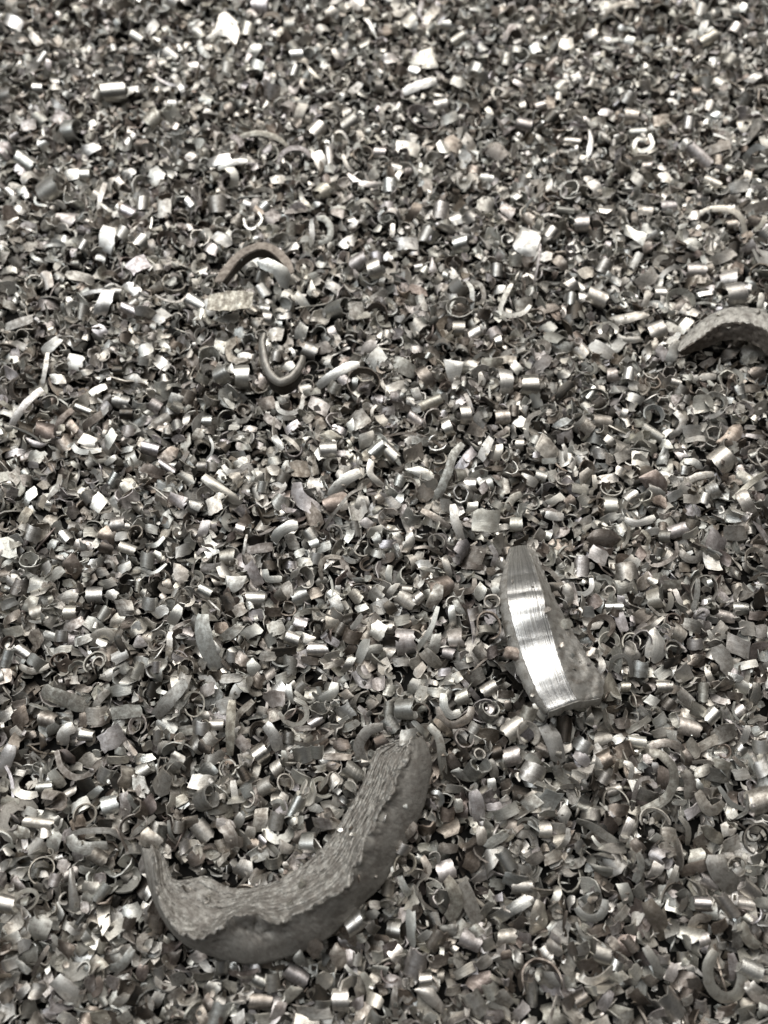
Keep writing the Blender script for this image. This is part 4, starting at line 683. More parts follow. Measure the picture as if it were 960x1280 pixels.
tile(0, 4, [
 ('p', [(200, 40), (320, 80), (440, 130)], 82, 'D'), ('f', 850, 85, 240, 70, 48, 0.1, 'D'), ('f', 630, 148, 155, 66, 6, 0.1, 'D'), ('f', 557, 282, 130, 104, 32, 0.2, 'S'), ('c', 240, 190, 40, 92, -15, 0, 190, 0, 'S'), ('p', [(372, 215), (325, 250), (308, 315)], 66, 'S'), ('c', 430, 265, 28, 74, -10, 0, 200, 0, 'B'),
 ('p', [(272, 345), (305, 430), (370, 475), (435, 470), (500, 400)], 34, 'D'), ('g', [(275, 340), (330, 332), (382, 380), (372, 412), (320, 400)], 'K'), ('c', 530, 455, 48, 86, 65, 0, 200, 0, 'S'), ('r', 762, 70, 40, 30, 60, 60, 250, 60, 'D'), ('g', [(195, 250), (225, 270), (235, 320), (200, 335)], 'N'), ('f', 718, 382, 105, 38, 14, 0.6, 'B'),
 ('p', [(60, 310), (30, 400), (0, 470)], 70, 'B'), ('c', 275, 590, 44, 110, 5, 38, 290, 170, 'D'), ('c', 550, 625, 44, 82, 15, 0, 190, 0, 'B'), ('f', 470, 555, 105, 36, 40, 0.2, 'S'), ('f', 430, 515, 90, 74, 20, 0.2, 'K'), ('c', 190, 705, 26, 150, -5, 0, 170, 0, 'P'), ('r', 430, 662, 50, 34, 60, 65, 300, 60, 'D'),
 ('p', [(345, 765), (420, 745), (500, 740), (570, 750), (650, 820)], 30, 'D'), ('p', [(345, 765), (375, 815), (450, 830), (540, 815)], 64, 'D'), ('p', [(650, 775), (710, 722), (775, 668)], 28, 'P'), ('r', 668, 720, 62, 34, 80, 65, 300, 130, 'D'), ('p', [(615, 550), (630, 610), (615, 690)], 56, 'D'), ('f', 285, 485, 110, 58, -55, 0.3, 'D'),
 ('p', [(205, 425), (205, 480), (222, 520)], 14, 'P'), ('c', 790, 275, 22, 82, 86, 0, 200, 0, 'S'), ('f', 482, 355, 40, 44, 10, 0.2, 'P'), ('f', 185, 380, 90, 30, -38, 0.2, 'P'), ('c', 225, 525, 26, 84, 5, 0, 180, 0, 'S'), ('f', 880, 430, 70, 100, 70, 0.3, 'D'), ('f', 840, 260, 60, 60, 60, 0.5, 'P'), ('f', 930, 240, 90, 50, 5, 0.3, 'D'),
 ('c', 165, 70, 26, 60, 40, 20, 240, 0, 'K'), ('f', 100, 105, 100, 40, 10, 0.3, 'N'), ('f', 30, 165, 80, 60, 30, 0.3, 'P'), ('f', 100, 180, 90, 90, 40, 0.3, 'N'), ('r', 15, 110, 44, 26, 90, 55, 200, 0, 'D'), ('f', 320, 180, 90, 50, -10, 0.6, 'S'), ('f', 500, 195, 100, 50, 15, 0.4, 'N'), ('p', [(470, 130), (500, 80), (540, 40)], 40, 'D'), ('f', 600, 40, 110, 60, 10, 0.4, 'P'),
 ('p', [(410, 150), (420, 210), (395, 240)], 40, 'N'), ('r', 690, 215, 44, 26, 90, 65, 340, 90, 'D'), ('p', [(650, 270), (700, 290), (740, 262)], 18, 'D'), ('f', 650, 330, 34, 90, 20, 0.4, 'N'), ('f', 600, 345, 60, 40, -10, 0.6, 'P'), ('f', 590, 390, 110, 44, -5, 0.4, 'D'), ('f', 735, 320, 60, 44, 30, 0.4, 'P'), ('p', [(590, 450), (570, 500), (590, 540)], 30, 'K'), ('f', 440, 390, 90, 70, 40, 0.4, 'D'),
 ('f', 400, 615, 100, 60, 30, 0.4, 'P'), ('f', 520, 710, 90, 50, 10, 0.3, 'K'), ('p', [(640, 560), (660, 600), (690, 640)], 26, 'S'), ('f', 750, 610, 60, 80, 40, 0.4, 'N'), ('c', 720, 440, 30, 70, 30, 0, 220, 0, 'P'), ('f', 890, 380, 50, 80, 70, 0.4, 'D'), ('f', 50, 600, 60, 90, 60, 0.4, 'P'), ('f', 140, 650, 90, 60, -20, 0.4, 'D'), ('f', 270, 790, 90, 70, 70, 0.3, 'D'), ('f', 100, 750, 60, 100, 70, 0.4, 'D'),
 ('p', [(310, 680), (300, 720), (270, 740)], 14, 'P'), ('f', 755, 790, 80, 110, 60, 0.4, 'D'), ('c', 890, 720, 26, 60, 80, 0, 200, 0, 'S'), ('p', [(840, 690), (850, 750), (870, 790)], 18, 'P'), ('f', 920, 820, 60, 60, 30, 0.5, 'S'), ('f', 900, 590, 70, 50, 30, 0.5, 'P'), ('f', 945, 700, 60, 90, 80, 0.3, 'N'), ('f', 80, 260, 60, 70, 60, 0.6, 'P'), ('f', 150, 265, 60, 40, 20, 0.5, 'N'),
])
tile(1, 4, [
 ('c', 45, 225, 40, 66, 88, 0, 190, 0, 'B'), ('c', 120, 215, 28, 76, 0, 0, 200, 0, 'S'), ('p', [(195, 90), (192, 200), (188, 375)], 46, 'D'), ('f', 165, 115, 90, 80, 20, 0.3, 'P'), ('p', [(305, 90), (240, 150), (215, 200), (245, 245), (300, 235)], 36, 'D'), ('f', 345, 150, 60, 46, 80, 0.5, 'D'),
 ('p', [(365, 210), (405, 255), (435, 345)], 60, 'S'), ('r', 335, 255, 46, 30, 60, 60, 300, 60, 'K'), ('p', [(430, 150), (470, 200), (530, 215), (575, 170), (565, 110), (510, 80)], 26, 'D'), ('p', [(490, 290), (560, 312), (640, 292), (712, 240)], 18, 'N'), ('c', 348, 358, 44, 76, 35, 0, 190, 0, 'B'),
 ('f', 550, 365, 100, 84, 8, 0.7, 'B'), ('c', 625, 348, 34, 66, 90, 0, 180, 0, 'P'), ('f', 730, 372, 140, 36, -2, 0.1, 'N'), ('c', 800, 455, 40, 110, -38, 0, 190, 0, 'B'), ('p', [(958, 220), (885, 235), (835, 300), (840, 360), (868, 425)], 54, 'D'), ('c', 70, 580, 50, 96, 32, 38, 340, 0, 'S'), ('p', [(202, 492), (215, 570), (218, 655)], 36, 'P'),
 ('c', 520, 622, 36, 110, 62, 0, 200, 0, 'B'), ('f', 342, 690, 115, 74, 84, 0.3, 'D'), ('g', [(435, 782), (525, 830), (500, 860), (440, 850)], 'P'), ('c', 590, 805, 46, 80, 10, 20, 250, 0, 'S'), ('c', 48, 745, 42, 110, -50, 0, 200, 0, 'S'), ('c', 620, 198, 24, 74, 30, 0, 200, 0, 'B'), ('f', 770, 62, 54, 52, 30, 0.2, 'P'), ('p', [(630, 85), (700, 55), (715, 0)], 52, 'P'),
 ('f', 768, 150, 90, 80, 40, 0.2, 'S'), ('f', 778, 175, 108, 20, 28, 0.1, 'B'), ('r', 470, 505, 40, 24, 60, 60, 320, 90, 'D'), ('r', 650, 525, 50, 24, 60, 60, 250, 200, 'D'), ('f', 650, 705, 90, 60, 0, 0.3, 'D'), ('c', 145, 815, 24, 66, -70, 0, 200, 0, 'D'), ('p', [(60, 390), (110, 380), (155, 345)], 52, 'D'), ('c', 258, 455, 24, 70, -60, 0, 220, 0, 'K'), ('c', 425, 430, 30, 60, 40, 0, 210, 0, 'P'),
 ('f', 75, 40, 80, 60, 20, 0.5, 'P'), ('r', 10, 110, 58, 26, 20, 65, 320, 0, 'D'), ('p', [(200, 80), (230, 30), (260, 0)], 50, 'P'), ('f', 410, 80, 110, 90, 0, 0.3, 'D'), ('f', 490, 60, 100, 30, -80, 0.4, 'P'), ('c', 550, 20, 30, 66, 50, 0, 200, 0, 'S'), ('p', [(510, 45), (560, 85), (600, 95)], 22, 'D'), ('p', [(600, 50), (640, 80), (630, 20)], 26, 'D'), ('p', [(830, 120), (870, 160), (875, 215)], 26, 'D'), ('f', 790, 220, 100, 44, 30, 0.3, 'D'),
 ('f', 560, 230, 120, 28, 5, 0.3, 'D'), ('c', 480, 275, 26, 60, 80, 0, 200, 0, 'S'), ('f', 90, 290, 70, 60, -40, 0.4, 'D'), ('f', 60, 330, 60, 70, 70, 0.4, 'K'), ('f', 255, 310, 60, 90, 60, 0.4, 'D'), ('p', [(460, 340), (462, 420)], 34, 'D'), ('r', 180, 430, 44, 26, 60, 60, 320, 90, 'D'), ('f', 80, 440, 70, 80, 40, 0.4, 'S'), ('f', 55, 495, 130, 80, 0, 0.3, 'P'), ('c', 375, 520, 40, 80, 30, 20, 240, 0, 'D'),
 ('f', 540, 480, 110, 60, -30, 0.4, 'P'), ('f', 280, 545, 60, 60, 20, 0.5, 'P'), ('r', 280, 590, 36, 30, 90, 60, 260, 0, 'D'), ('p', [(330, 570), (355, 590), (355, 625)], 18, 'N'), ('c', 420, 690, 32, 90, 80, 0, 210, 0, 'D'), ('p', [(390, 610), (440, 590), (470, 660)], 22, 'D'), ('f', 230, 700, 90, 50, 60, 0.4, 'S'), ('p', [(120, 700), (170, 710), (210, 740)], 60, 'P'), ('f', 290, 760, 80, 60, 80, 0.5, 'D'), ('f', 225, 800, 60, 60, 0, 0.5, 'N'), ('f', 350, 790, 34, 50, 70, 0.5, 'B'),
 ('f', 460, 570, 50, 30, -30, 0.4, 'P'), ('f', 745, 310, 90, 60, 0, 0.5, 'N'), ('f', 700, 420, 60, 60, 40, 0.4, 'N'), ('f', 650, 430, 80, 36, 10, 0.5, 'D'), ('f', 760, 590, 50, 30, -40, 0.6, 'B'), ('f', 680, 665, 40, 30, 20, 0.6, 'P'), ('f', 130, 640, 110, 40, 10, 0.4, 'S'), ('f', 900, 100, 60, 50, 40, 0.4, 'P'), ('p', [(940, 60), (920, 120)], 30, 'D'),
])
tile(2, 4, [
 ('c', 110, 132, 44, 100, 8, 25, 300, 0, 'S'), ('r', 192, 150, 44, 34, 170, 60, 300, 120, 'K'), ('p', [(298, 55), (300, 120), (335, 165), (385, 150)], 42, 'P'), ('p', [(270, 120), (290, 190), (350, 215), (430, 170), (440, 120)], 44, 'N'), ('p', [(250, 188), (295, 225), (340, 272)], 36, 'N'), ('r', 400, 278, 48, 30, 60, 65, 320, 200, 'D'),
 ('c', 525, 150, 46, 80, 80, 52, 330, 0, 'D'), ('c', 465, 440, 46, 110, 62, 30, 320, 0, 'S'), ('r', 478, 358, 26, 26, 60, 65, 340, 90, 'P'), ('p', [(525, 385), (545, 430), (555, 480)], 48, 'P'), ('c', 638, 375, 46, 86, 15, 0, 200, 0, 'S'), ('g', [(775, 225), (850, 200), (890, 270), (922, 400), (845, 418), (815, 320)], 'P'),
 ('c', 745, 458, 60, 100, 60, 0, 150, 0, 'S'), ('c', 650, 235, 40, 110, 35, 0, 190, 0, 'P'), ('p', [(445, 540), (468, 610), (475, 695)], 66, 'P'), ('p', [(250, 710), (290, 770), (360, 760), (400, 700), (405, 630)], 56, 'P'), ('f', 830, 588, 105, 96, -20, 0.2, 'P'), ('g', [(850, 668), (910, 605), (942, 652), (905, 720)], 'P'), ('g', [(328, 452), (375, 425), (442, 505), (400, 500)], 'P'),
 ('p', [(225, 215), (275, 280), (292, 400), (300, 490)], 42, 'D'), ('f', 345, 400, 90, 60, -50, 0.3, 'N'), ('c', 28, 215, 34, 90, -50, 0, 200, 0, 'S'), ('f', 612, 650, 130, 60, 25, 0.3, 'D'), ('p', [(395, -10), (435, 45), (482, 95)], 30, 'D'), ('c', 530, 35, 36, 90, 30, 0, 180, 0, 'S'), ('p', [(485, 720), (488, 815)], 52, 'P'), ('c', 805, 740, 40, 62, 0, 0, 190, 0, 'P'), ('p', [(660, 745), (680, 690), (735, 685), (765, 725)], 13, 'D'),
 ('p', [(235, 555), (275, 550), (292, 590), (270, 625)], 24, 'B'), ('f', 360, 535, 100, 44, -10, 0.3, 'D'), ('p', [(370, 580), (375, 650)], 46, 'D'), ('c', 320, 660, 30, 70, 85, 0, 220, 0, 'N'), ('f', 550, 620, 80, 40, 10, 0.5, 'P'), ('p', [(720, 490), (790, 510), (870, 550)], 24, 'D'), ('f', 610, 510, 60, 44, 30, 0.4, 'N'), ('p', [(535, 480), (545, 545)], 44, 'P'), ('f', 740, 600, 90, 70, 30, 0.3, 'D'),
 ('p', [(880, 530), (910, 520), (955, 520)], 26, 'D'), ('p', [(925, 730), (915, 790), (860, 840)], 28, 'D'), ('f', 860, 730, 100, 60, 10, 0.5, 'D'), ('f', 560, 790, 130, 50, 30, 0.3, 'P'), ('f', 690, 760, 60, 40, 0, 0.6, 'P'), ('f', 320, 830, 100, 50, -5, 0.4, 'N'), ('c', 100, 830, 30, 60, 60, 0, 200, 0, 'B'), ('f', 130, 750, 100, 40, 55, 0.5, 'D'), ('f', 750, 390, 90, 50, -40, 0.3, 'D'),
 ('f', 795, 340, 60, 80, 60, 0.5, 'N'), ('r', 720, 260, 50, 34, 60, 60, 320, 90, 'D'), ('c', 725, 160, 34, 80, 70, 0, 220, 0, 'D'), ('p', [(620, 160), (660, 165), (700, 140)], 34, 'N'), ('p', [(750, 110), (770, 150), (800, 190)], 20, 'P'), ('c', 905, 230, 34, 130, 85, 0, 200, 0, 'K'), ('f', 605, 60, 90, 40, 5, 0.6, 'N'), ('p', [(618, 90), (620, 140)], 36, 'N'), ('f', 680, 110, 60, 50, 40, 0.4, 'N'),
 ('f', 520, 270, 110, 90, 0, 0.3, 'N'), ('f', 590, 300, 60, 40, 40, 0.4, 'N'), ('c', 455, 230, 26, 60, 60, 0, 210, 0, 'P'), ('f', 600, 400, 30, 60, 0, 0.4, 'D'), ('c', 565, 350, 30, 60, 20, 0, 230, 0, 'K'), ('f', 180, 230, 110, 30, -45, 0.5, 'P'), ('f', 120, 270, 80, 70, 10, 0.4, 'D'), ('f', 150, 20, 80, 60, 70, 0.6, 'P'), ('f', 30, 40, 60, 60, 0, 0.5, 'D'), ('c', 25, 130, 26, 80, 85, 0, 200, 0, 'S'),
 ('f', 260, 50, 90, 50, -10, 0.5, 'D'), ('f', 930, 425, 60, 50, 30, 0.4, 'N'), ('f', 310, 370, 34, 40, 30, 0.6, 'P'), ('c', 865, 440, 22, 60, -70, 0, 200, 0, 'D'), ('f', 190, 60, 70, 90, -30, 0.3, 'D'),
])
tile(3, 4, [
 ('c', 245, 25, 24, 50, 0, 0, 200, 0, 'B'), ('c', 440, 25, 34, 84, 0, 0, 190, 0, 'B'), ('f', 382, 92, 60, 54, -30, 0.2, 'P'), ('f', 190, 132, 72, 36, 0, 0.5, 'N'), ('f', 235, 205, 74, 56, 10, 0.4, 'N'), ('c', 565, 225, 44, 112, -15, 0, 170, 0, 'P'), ('f', 735, 260, 130, 90, 28, 0.2, 'D'), ('c', 680, 170, 36, 80, 45, 0, 200, 0, 'B'),
 ('p', [(795, 95), (785, 150), (820, 195), (858, 212)], 13, 'P'), ('p', [(860, 215), (850, 260), (825, 312)], 36, 'S'), ('p', [(370, 352), (430, 365), (480, 420), (488, 500), (450, 580), (385, 625), (320, 655)], 46, 'D'), ('p', [(285, 665), (290, 570), (320, 490), (375, 478)], 22, 'D'), ('f', 350, 565, 92, 70, -18, 0.2, 'P'),
 ('p', [(535, 440), (570, 500), (562, 590)], 58, 'D'), ('p', [(370, 325), (440, 300), (510, 320), (560, 370)], 42, 'D'), ('p', [(605, 545), (645, 620), (690, 640), (742, 600)], 60, 'D'), ('p', [(715, 520), (770, 600), (855, 645)], 26, 'P'), ('p', [(860, 560), (855, 640), (790, 690)], 20, 'D'), ('r', 905, 780, 66, 40, 90, 65, 345, 90, 'K'), ('c', 930, 600, 70, 150, 20, 0, 160, 0, 'D'),
 ('p', [(0, 690), (80, 720), (180, 790), (260, 850)], 42, 'D'), ('r', 205, 605, 70, 20, 90, 60, 200, 90, 'D'), ('f', 215, 640, 100, 70, 0, 0.3, 'N'), ('c', 40, 320, 48, 66, 55, 0, 200, 0, 'S'), ('c', 190, 540, 24, 82, 15, 0, 200, 0, 'P'), ('f', 30, 620, 80, 90, 50, 0.6, 'B'), ('f', 75, 185, 110, 90, 10, 0.4, 'D'), ('r', 740, 345, 32, 24, 90, 65, 300, 0, 'N'), ('p', [(785, 370), (815, 405), (850, 430)], 22, 'D'),
 ('p', [(140, 140), (150, 200), (190, 250)], 24, 'D'), ('f', 310, 215, 150, 34, 35, 0.3, 'D'), ('f', 420, 190, 80, 50, 40, 0.6, 'P'), ('f', 420, 255, 80, 50, 20, 0.3, 'P'), ('c', 300, 300, 28, 100, -10, 0, 200, 0, 'P'), ('f', 610, 140, 70, 100, 80, 0.4, 'D'), ('c', 640, 50, 24, 100, 85, 0, 200, 0, 'P'), ('f', 550, 80, 60, 100, 60, 0.3, 'P'), ('c', 470, 110, 34, 60, 50, 0, 230, 0, 'N'), ('f', 800, 70, 80, 40, -10, 0.5, 'N'), ('p', [(905, 0), (900, 60), (880, 110)], 46, 'S'),
 ('c', 820, 145, 28, 60, 40, 0, 230, 0, 'B'), ('p', [(860, 205), (910, 180), (958, 185)], 26, 'P'), ('f', 750, 150, 60, 40, -70, 0.5, 'S'), ('c', 925, 320, 34, 70, 92, 0, 200, 0, 'S'), ('f', 730, 410, 90, 54, -15, 0.6, 'P'), ('p', [(580, 400), (650, 395), (700, 410)], 18, 'D'), ('f', 640, 440, 100, 50, 20, 0.4, 'D'), ('f', 830, 460, 80, 60, 10, 0.5, 'D'), ('f', 610, 510, 60, 40, -60, 0.4, 'P'), ('f', 520, 600, 80, 30, -5, 0.3, 'P'),
 ('f', 585, 645, 90, 50, 30, 0.3, 'P'), ('p', [(640, 720), (690, 770), (740, 790)], 60, 'D'), ('p', [(520, 670), (560, 730), (560, 820)], 30, 'D'), ('f', 630, 790, 80, 60, 30, 0.4, 'N'), ('r', 400, 700, 70, 20, 90, 60, 200, 90, 'D'), ('f', 395, 790, 80, 60, 30, 0.5, 'P'), ('f', 460, 760, 90, 80, 0, 0.3, 'D'), ('p', [(280, 680), (250, 750), (230, 800)], 50, 'S'), ('f', 180, 720, 100, 60, -60, 0.4, 'N'), ('c', 145, 480, 26, 60, 60, 0, 200, 0, 'P'),
 ('p', [(240, 400), (280, 420), (270, 490)], 26, 'P'), ('p', [(395, 400), (405, 460)], 34, 'P'), ('f', 440, 490, 120, 70, 80, 0.3, 'N'), ('f', 30, 380, 90, 60, -40, 0.5, 'P'), ('f', 110, 430, 90, 50, 70, 0.4, 'S'), ('p', [(80, 770), (110, 810), (160, 840)], 20, 'P'), ('f', 780, 810, 90, 70, 20, 0.4, 'D'), ('f', 310, 820, 80, 60, -40, 0.3, 'N'), ('f', 660, 305, 120, 50, 30, 0.3, 'D'), ('f', 590, 330, 60, 90, 60, 0.3, 'D'),
])
tile(0, 5, [
 ('g', [(340, 80), (352, 78), (385, 200), (395, 305), (345, 310), (342, 200)], 'P'), ('r', 130, 240, 58, 20, 90, 40, 340, 90, 'D'), ('g', [(130, 380), (150, 325), (210, 310), (268, 350), (240, 430), (170, 440)], 'D'), ('c', 25, 262, 40, 84, -15, 0, 200, 0, 'B'), ('c', 512, 195, 28, 110, 52, 0, 200, 0, 'P'), ('c', 645, 350, 28, 60, 75, 0, 200, 0, 'N'), ('c', 780, 358, 40, 110, 85, 0, 200, 0, 'N'),
 ('g', [(240, 655), (295, 605), (345, 640), (442, 730), (370, 805), (320, 740)], 'P'), ('g', [(810, 512), (910, 480), (895, 535), (862, 585)], 'N'), ('f', 255, 815, 90, 50, -40, 0.8, 'B'), ('f', 845, 808, 80, 40, 45, 0.8, 'B'), ('p', [(540, 580), (610, 560), (665, 480)], 46, 'D'), ('p', [(155, 625), (195, 545), (240, 470)], 24, 'N'), ('f', 890, 630, 80, 70, 20, 0.2, 'D'), ('c', 490, 25, 34, 90, -35, 0, 220, 0, 'D'),
 ('p', [(0, 695), (40, 655), (85, 600)], 34, 'D'), ('r', 215, 85, 60, 44, 60, 60, 330, 90, 'D'), ('p', [(545, 75), (555, 45), (585, 55), (578, 95)], 14, 'D'), ('f', 45, 560, 90, 60, 20, 0.5, 'P'), ('f', 335, 835, 100, 60, -40, 0.3, 'P'), ('f', 360, 200, 60, 90, 20, 0.3, 'K'), ('p', [(330, 370), (380, 400), (425, 360)], 30, 'P'), ('f', 450, 175, 60, 80, 80, 0.4, 'P'), ('f', 440, 230, 60, 70, 60, 0.4, 'D'), ('f', 290, 300, 60, 70, 60, 0.4, 'P'),
 ('f', 430, 90, 90, 40, -10, 0.4, 'D'), ('f', 90, 170, 60, 90, 60, 0.5, 'D'), ('f', 40, 320, 110, 30, 45, 0.4, 'P'), ('c', 270, 130, 26, 60, 80, 0, 200, 0, 'D'), ('f', 325, 480, 60, 90, 70, 0.4, 'N'), ('p', [(380, 440), (410, 380), (420, 350)], 40, 'D'), ('f', 440, 440, 80, 50, -60, 0.5, 'S'), ('c', 510, 470, 24, 60, 75, 0, 200, 0, 'P'), ('f', 640, 500, 60, 90, 20, 0.4, 'D'), ('p', [(720, 560), (700, 640)], 60, 'N'), ('f', 740, 460, 60, 40, 70, 0.4, 'D'),
 ('f', 190, 690, 80, 70, 0, 0.5, 'S'), ('f', 110, 700, 90, 40, 50, 0.6, 'S'), ('f', 140, 780, 100, 90, 20, 0.4, 'D'), ('f', 30, 720, 60, 60, 40, 0.6, 'N'), ('f', 450, 660, 60, 80, 30, 0.4, 'D'), ('p', [(490, 620), (500, 680), (460, 720)], 34, 'N'), ('f', 560, 650, 60, 80, 60, 0.4, 'D'), ('f', 600, 740, 90, 50, 45, 0.5, 'D'), ('f', 680, 720, 110, 60, 60, 0.3, 'K'), ('f', 500, 820, 90, 70, 0, 0.3, 'D'), ('f', 720, 800, 80, 80, 30, 0.3, 'K'), ('f', 880, 720, 90, 70, 30, 0.4, 'D'), ('f', 780, 740, 90, 60, 60, 0.4, 'D'), ('f', 620, 830, 80, 60, 30, 0.4, 'D'),
 ('f', 500, 560, 60, 50, 30, 0.4, 'D'), ('f', 60, 430, 90, 60, 30, 0.3, 'D'), ('f', 110, 570, 40, 90, 20, 0.4, 'S'), ('p', [(560, 230), (600, 250)], 60, 'K'), ('f', 720, 180, 50, 80, 60, 0.4, 'N'), ('f', 30, 60, 60, 50, 20, 0.4, 'D'), ('f', 690, 60, 60, 44, 0, 0.5, 'N'), ('f', 620, 150, 80, 60, 10, 0.3, 'K'),
])
tile(1, 5, [
 ('c', 818, 358, 44, 104, 38, 0, 190, 0, 'B'), ('g', [(498, 532), (545, 480), (566, 540), (540, 572)], 'P'), ('c', 150, 565, 32, 56, 88, 0, 200, 0, 'B'), ('f', 210, 565, 50, 44, -40, 0.4, 'B'), ('p', [(180, 600), (250, 608), (335, 588)], 28, 'N'), ('c', 330, 645, 32, 70, -30, 0, 200, 0, 'B'), ('c', 400, 645, 34, 90, 92, 0, 200, 0, 'S'), ('c', 520, 615, 40, 120, -30, 0, 200, 0, 'S'), ('g', [(465, 690), (500, 660), (560, 690), (470, 772)], 'P'),
 ('c', 343, 750, 42, 122, -3, 0, 130, 0, 'N'), ('c', 135, 800, 44, 120, 72, 0, 200, 0, 'S'), ('c', 742, 745, 54, 84, 0, 0, 190, 0, 'B'), ('g', [(685, 510), (720, 450), (770, 500), (775, 550), (740, 608), (705, 570)], 'D'), ('f', 610, 800, 170, 60, 3, 0.3, 'D'), ('p', [(850, 600), (880, 650), (895, 715)], 38, 'P'), ('f', 790, 420, 150, 46, -55, 0.2, 'N'), ('f', 612, 480, 90, 80, 60, 0.5, 'N'), ('f', 660, 640, 80, 90, 60, 0.4, 'P'),
 ('p', [(750, 550), (800, 600), (840, 620)], 20, 'P'), ('p', [(710, 600), (705, 680)], 14, 'P'), ('f', 930, 590, 60, 90, 60, 0.4, 'D'), ('f', 430, 800, 110, 60, 60, 0.4, 'D'), ('f', 190, 670, 60, 80, 80, 0.4, 'D'), ('f', 60, 620, 110, 40, 0, 0.5, 'D'), ('f', 100, 680, 70, 80, 60, 0.4, 'D'), ('f', 290, 830, 50, 50, 0, 0.8, 'B'), ('f', 440, 575, 90, 30, 10, 0.4, 'N'), ('c', 825, 530, 24, 60, 80, 0, 210, 0, 'P'), ('f', 840, 430, 50, 50, 20, 0.6, 'D'),
 ('f', 900, 310, 60, 50, 40, 0.6, 'P'), ('f', 945, 430, 40, 80, 70, 0.4, 'N'), ('f', 660, 760, 90, 40, 0, 0.5, 'S'), ('f', 820, 760, 90, 50, 30, 0.5, 'D'), ('c', 920, 830, 36, 80, 60, 0, 200, 0, 'S'), ('f', 360, 835, 90, 60, 10, 0.4, 'D'), ('f', 930, 520, 60, 60, 0, 0.6, 'D'), ('f', 90, 760, 50, 90, 50, 0.3, 'N'), ('f', 530, 720, 80, 30, 30, 0.4, 'K'), ('f', 560, 545, 60, 60, 0, 0.4, 'D'), ('f', 30, 520, 70, 60, 30, 0.4, 'D'),
])
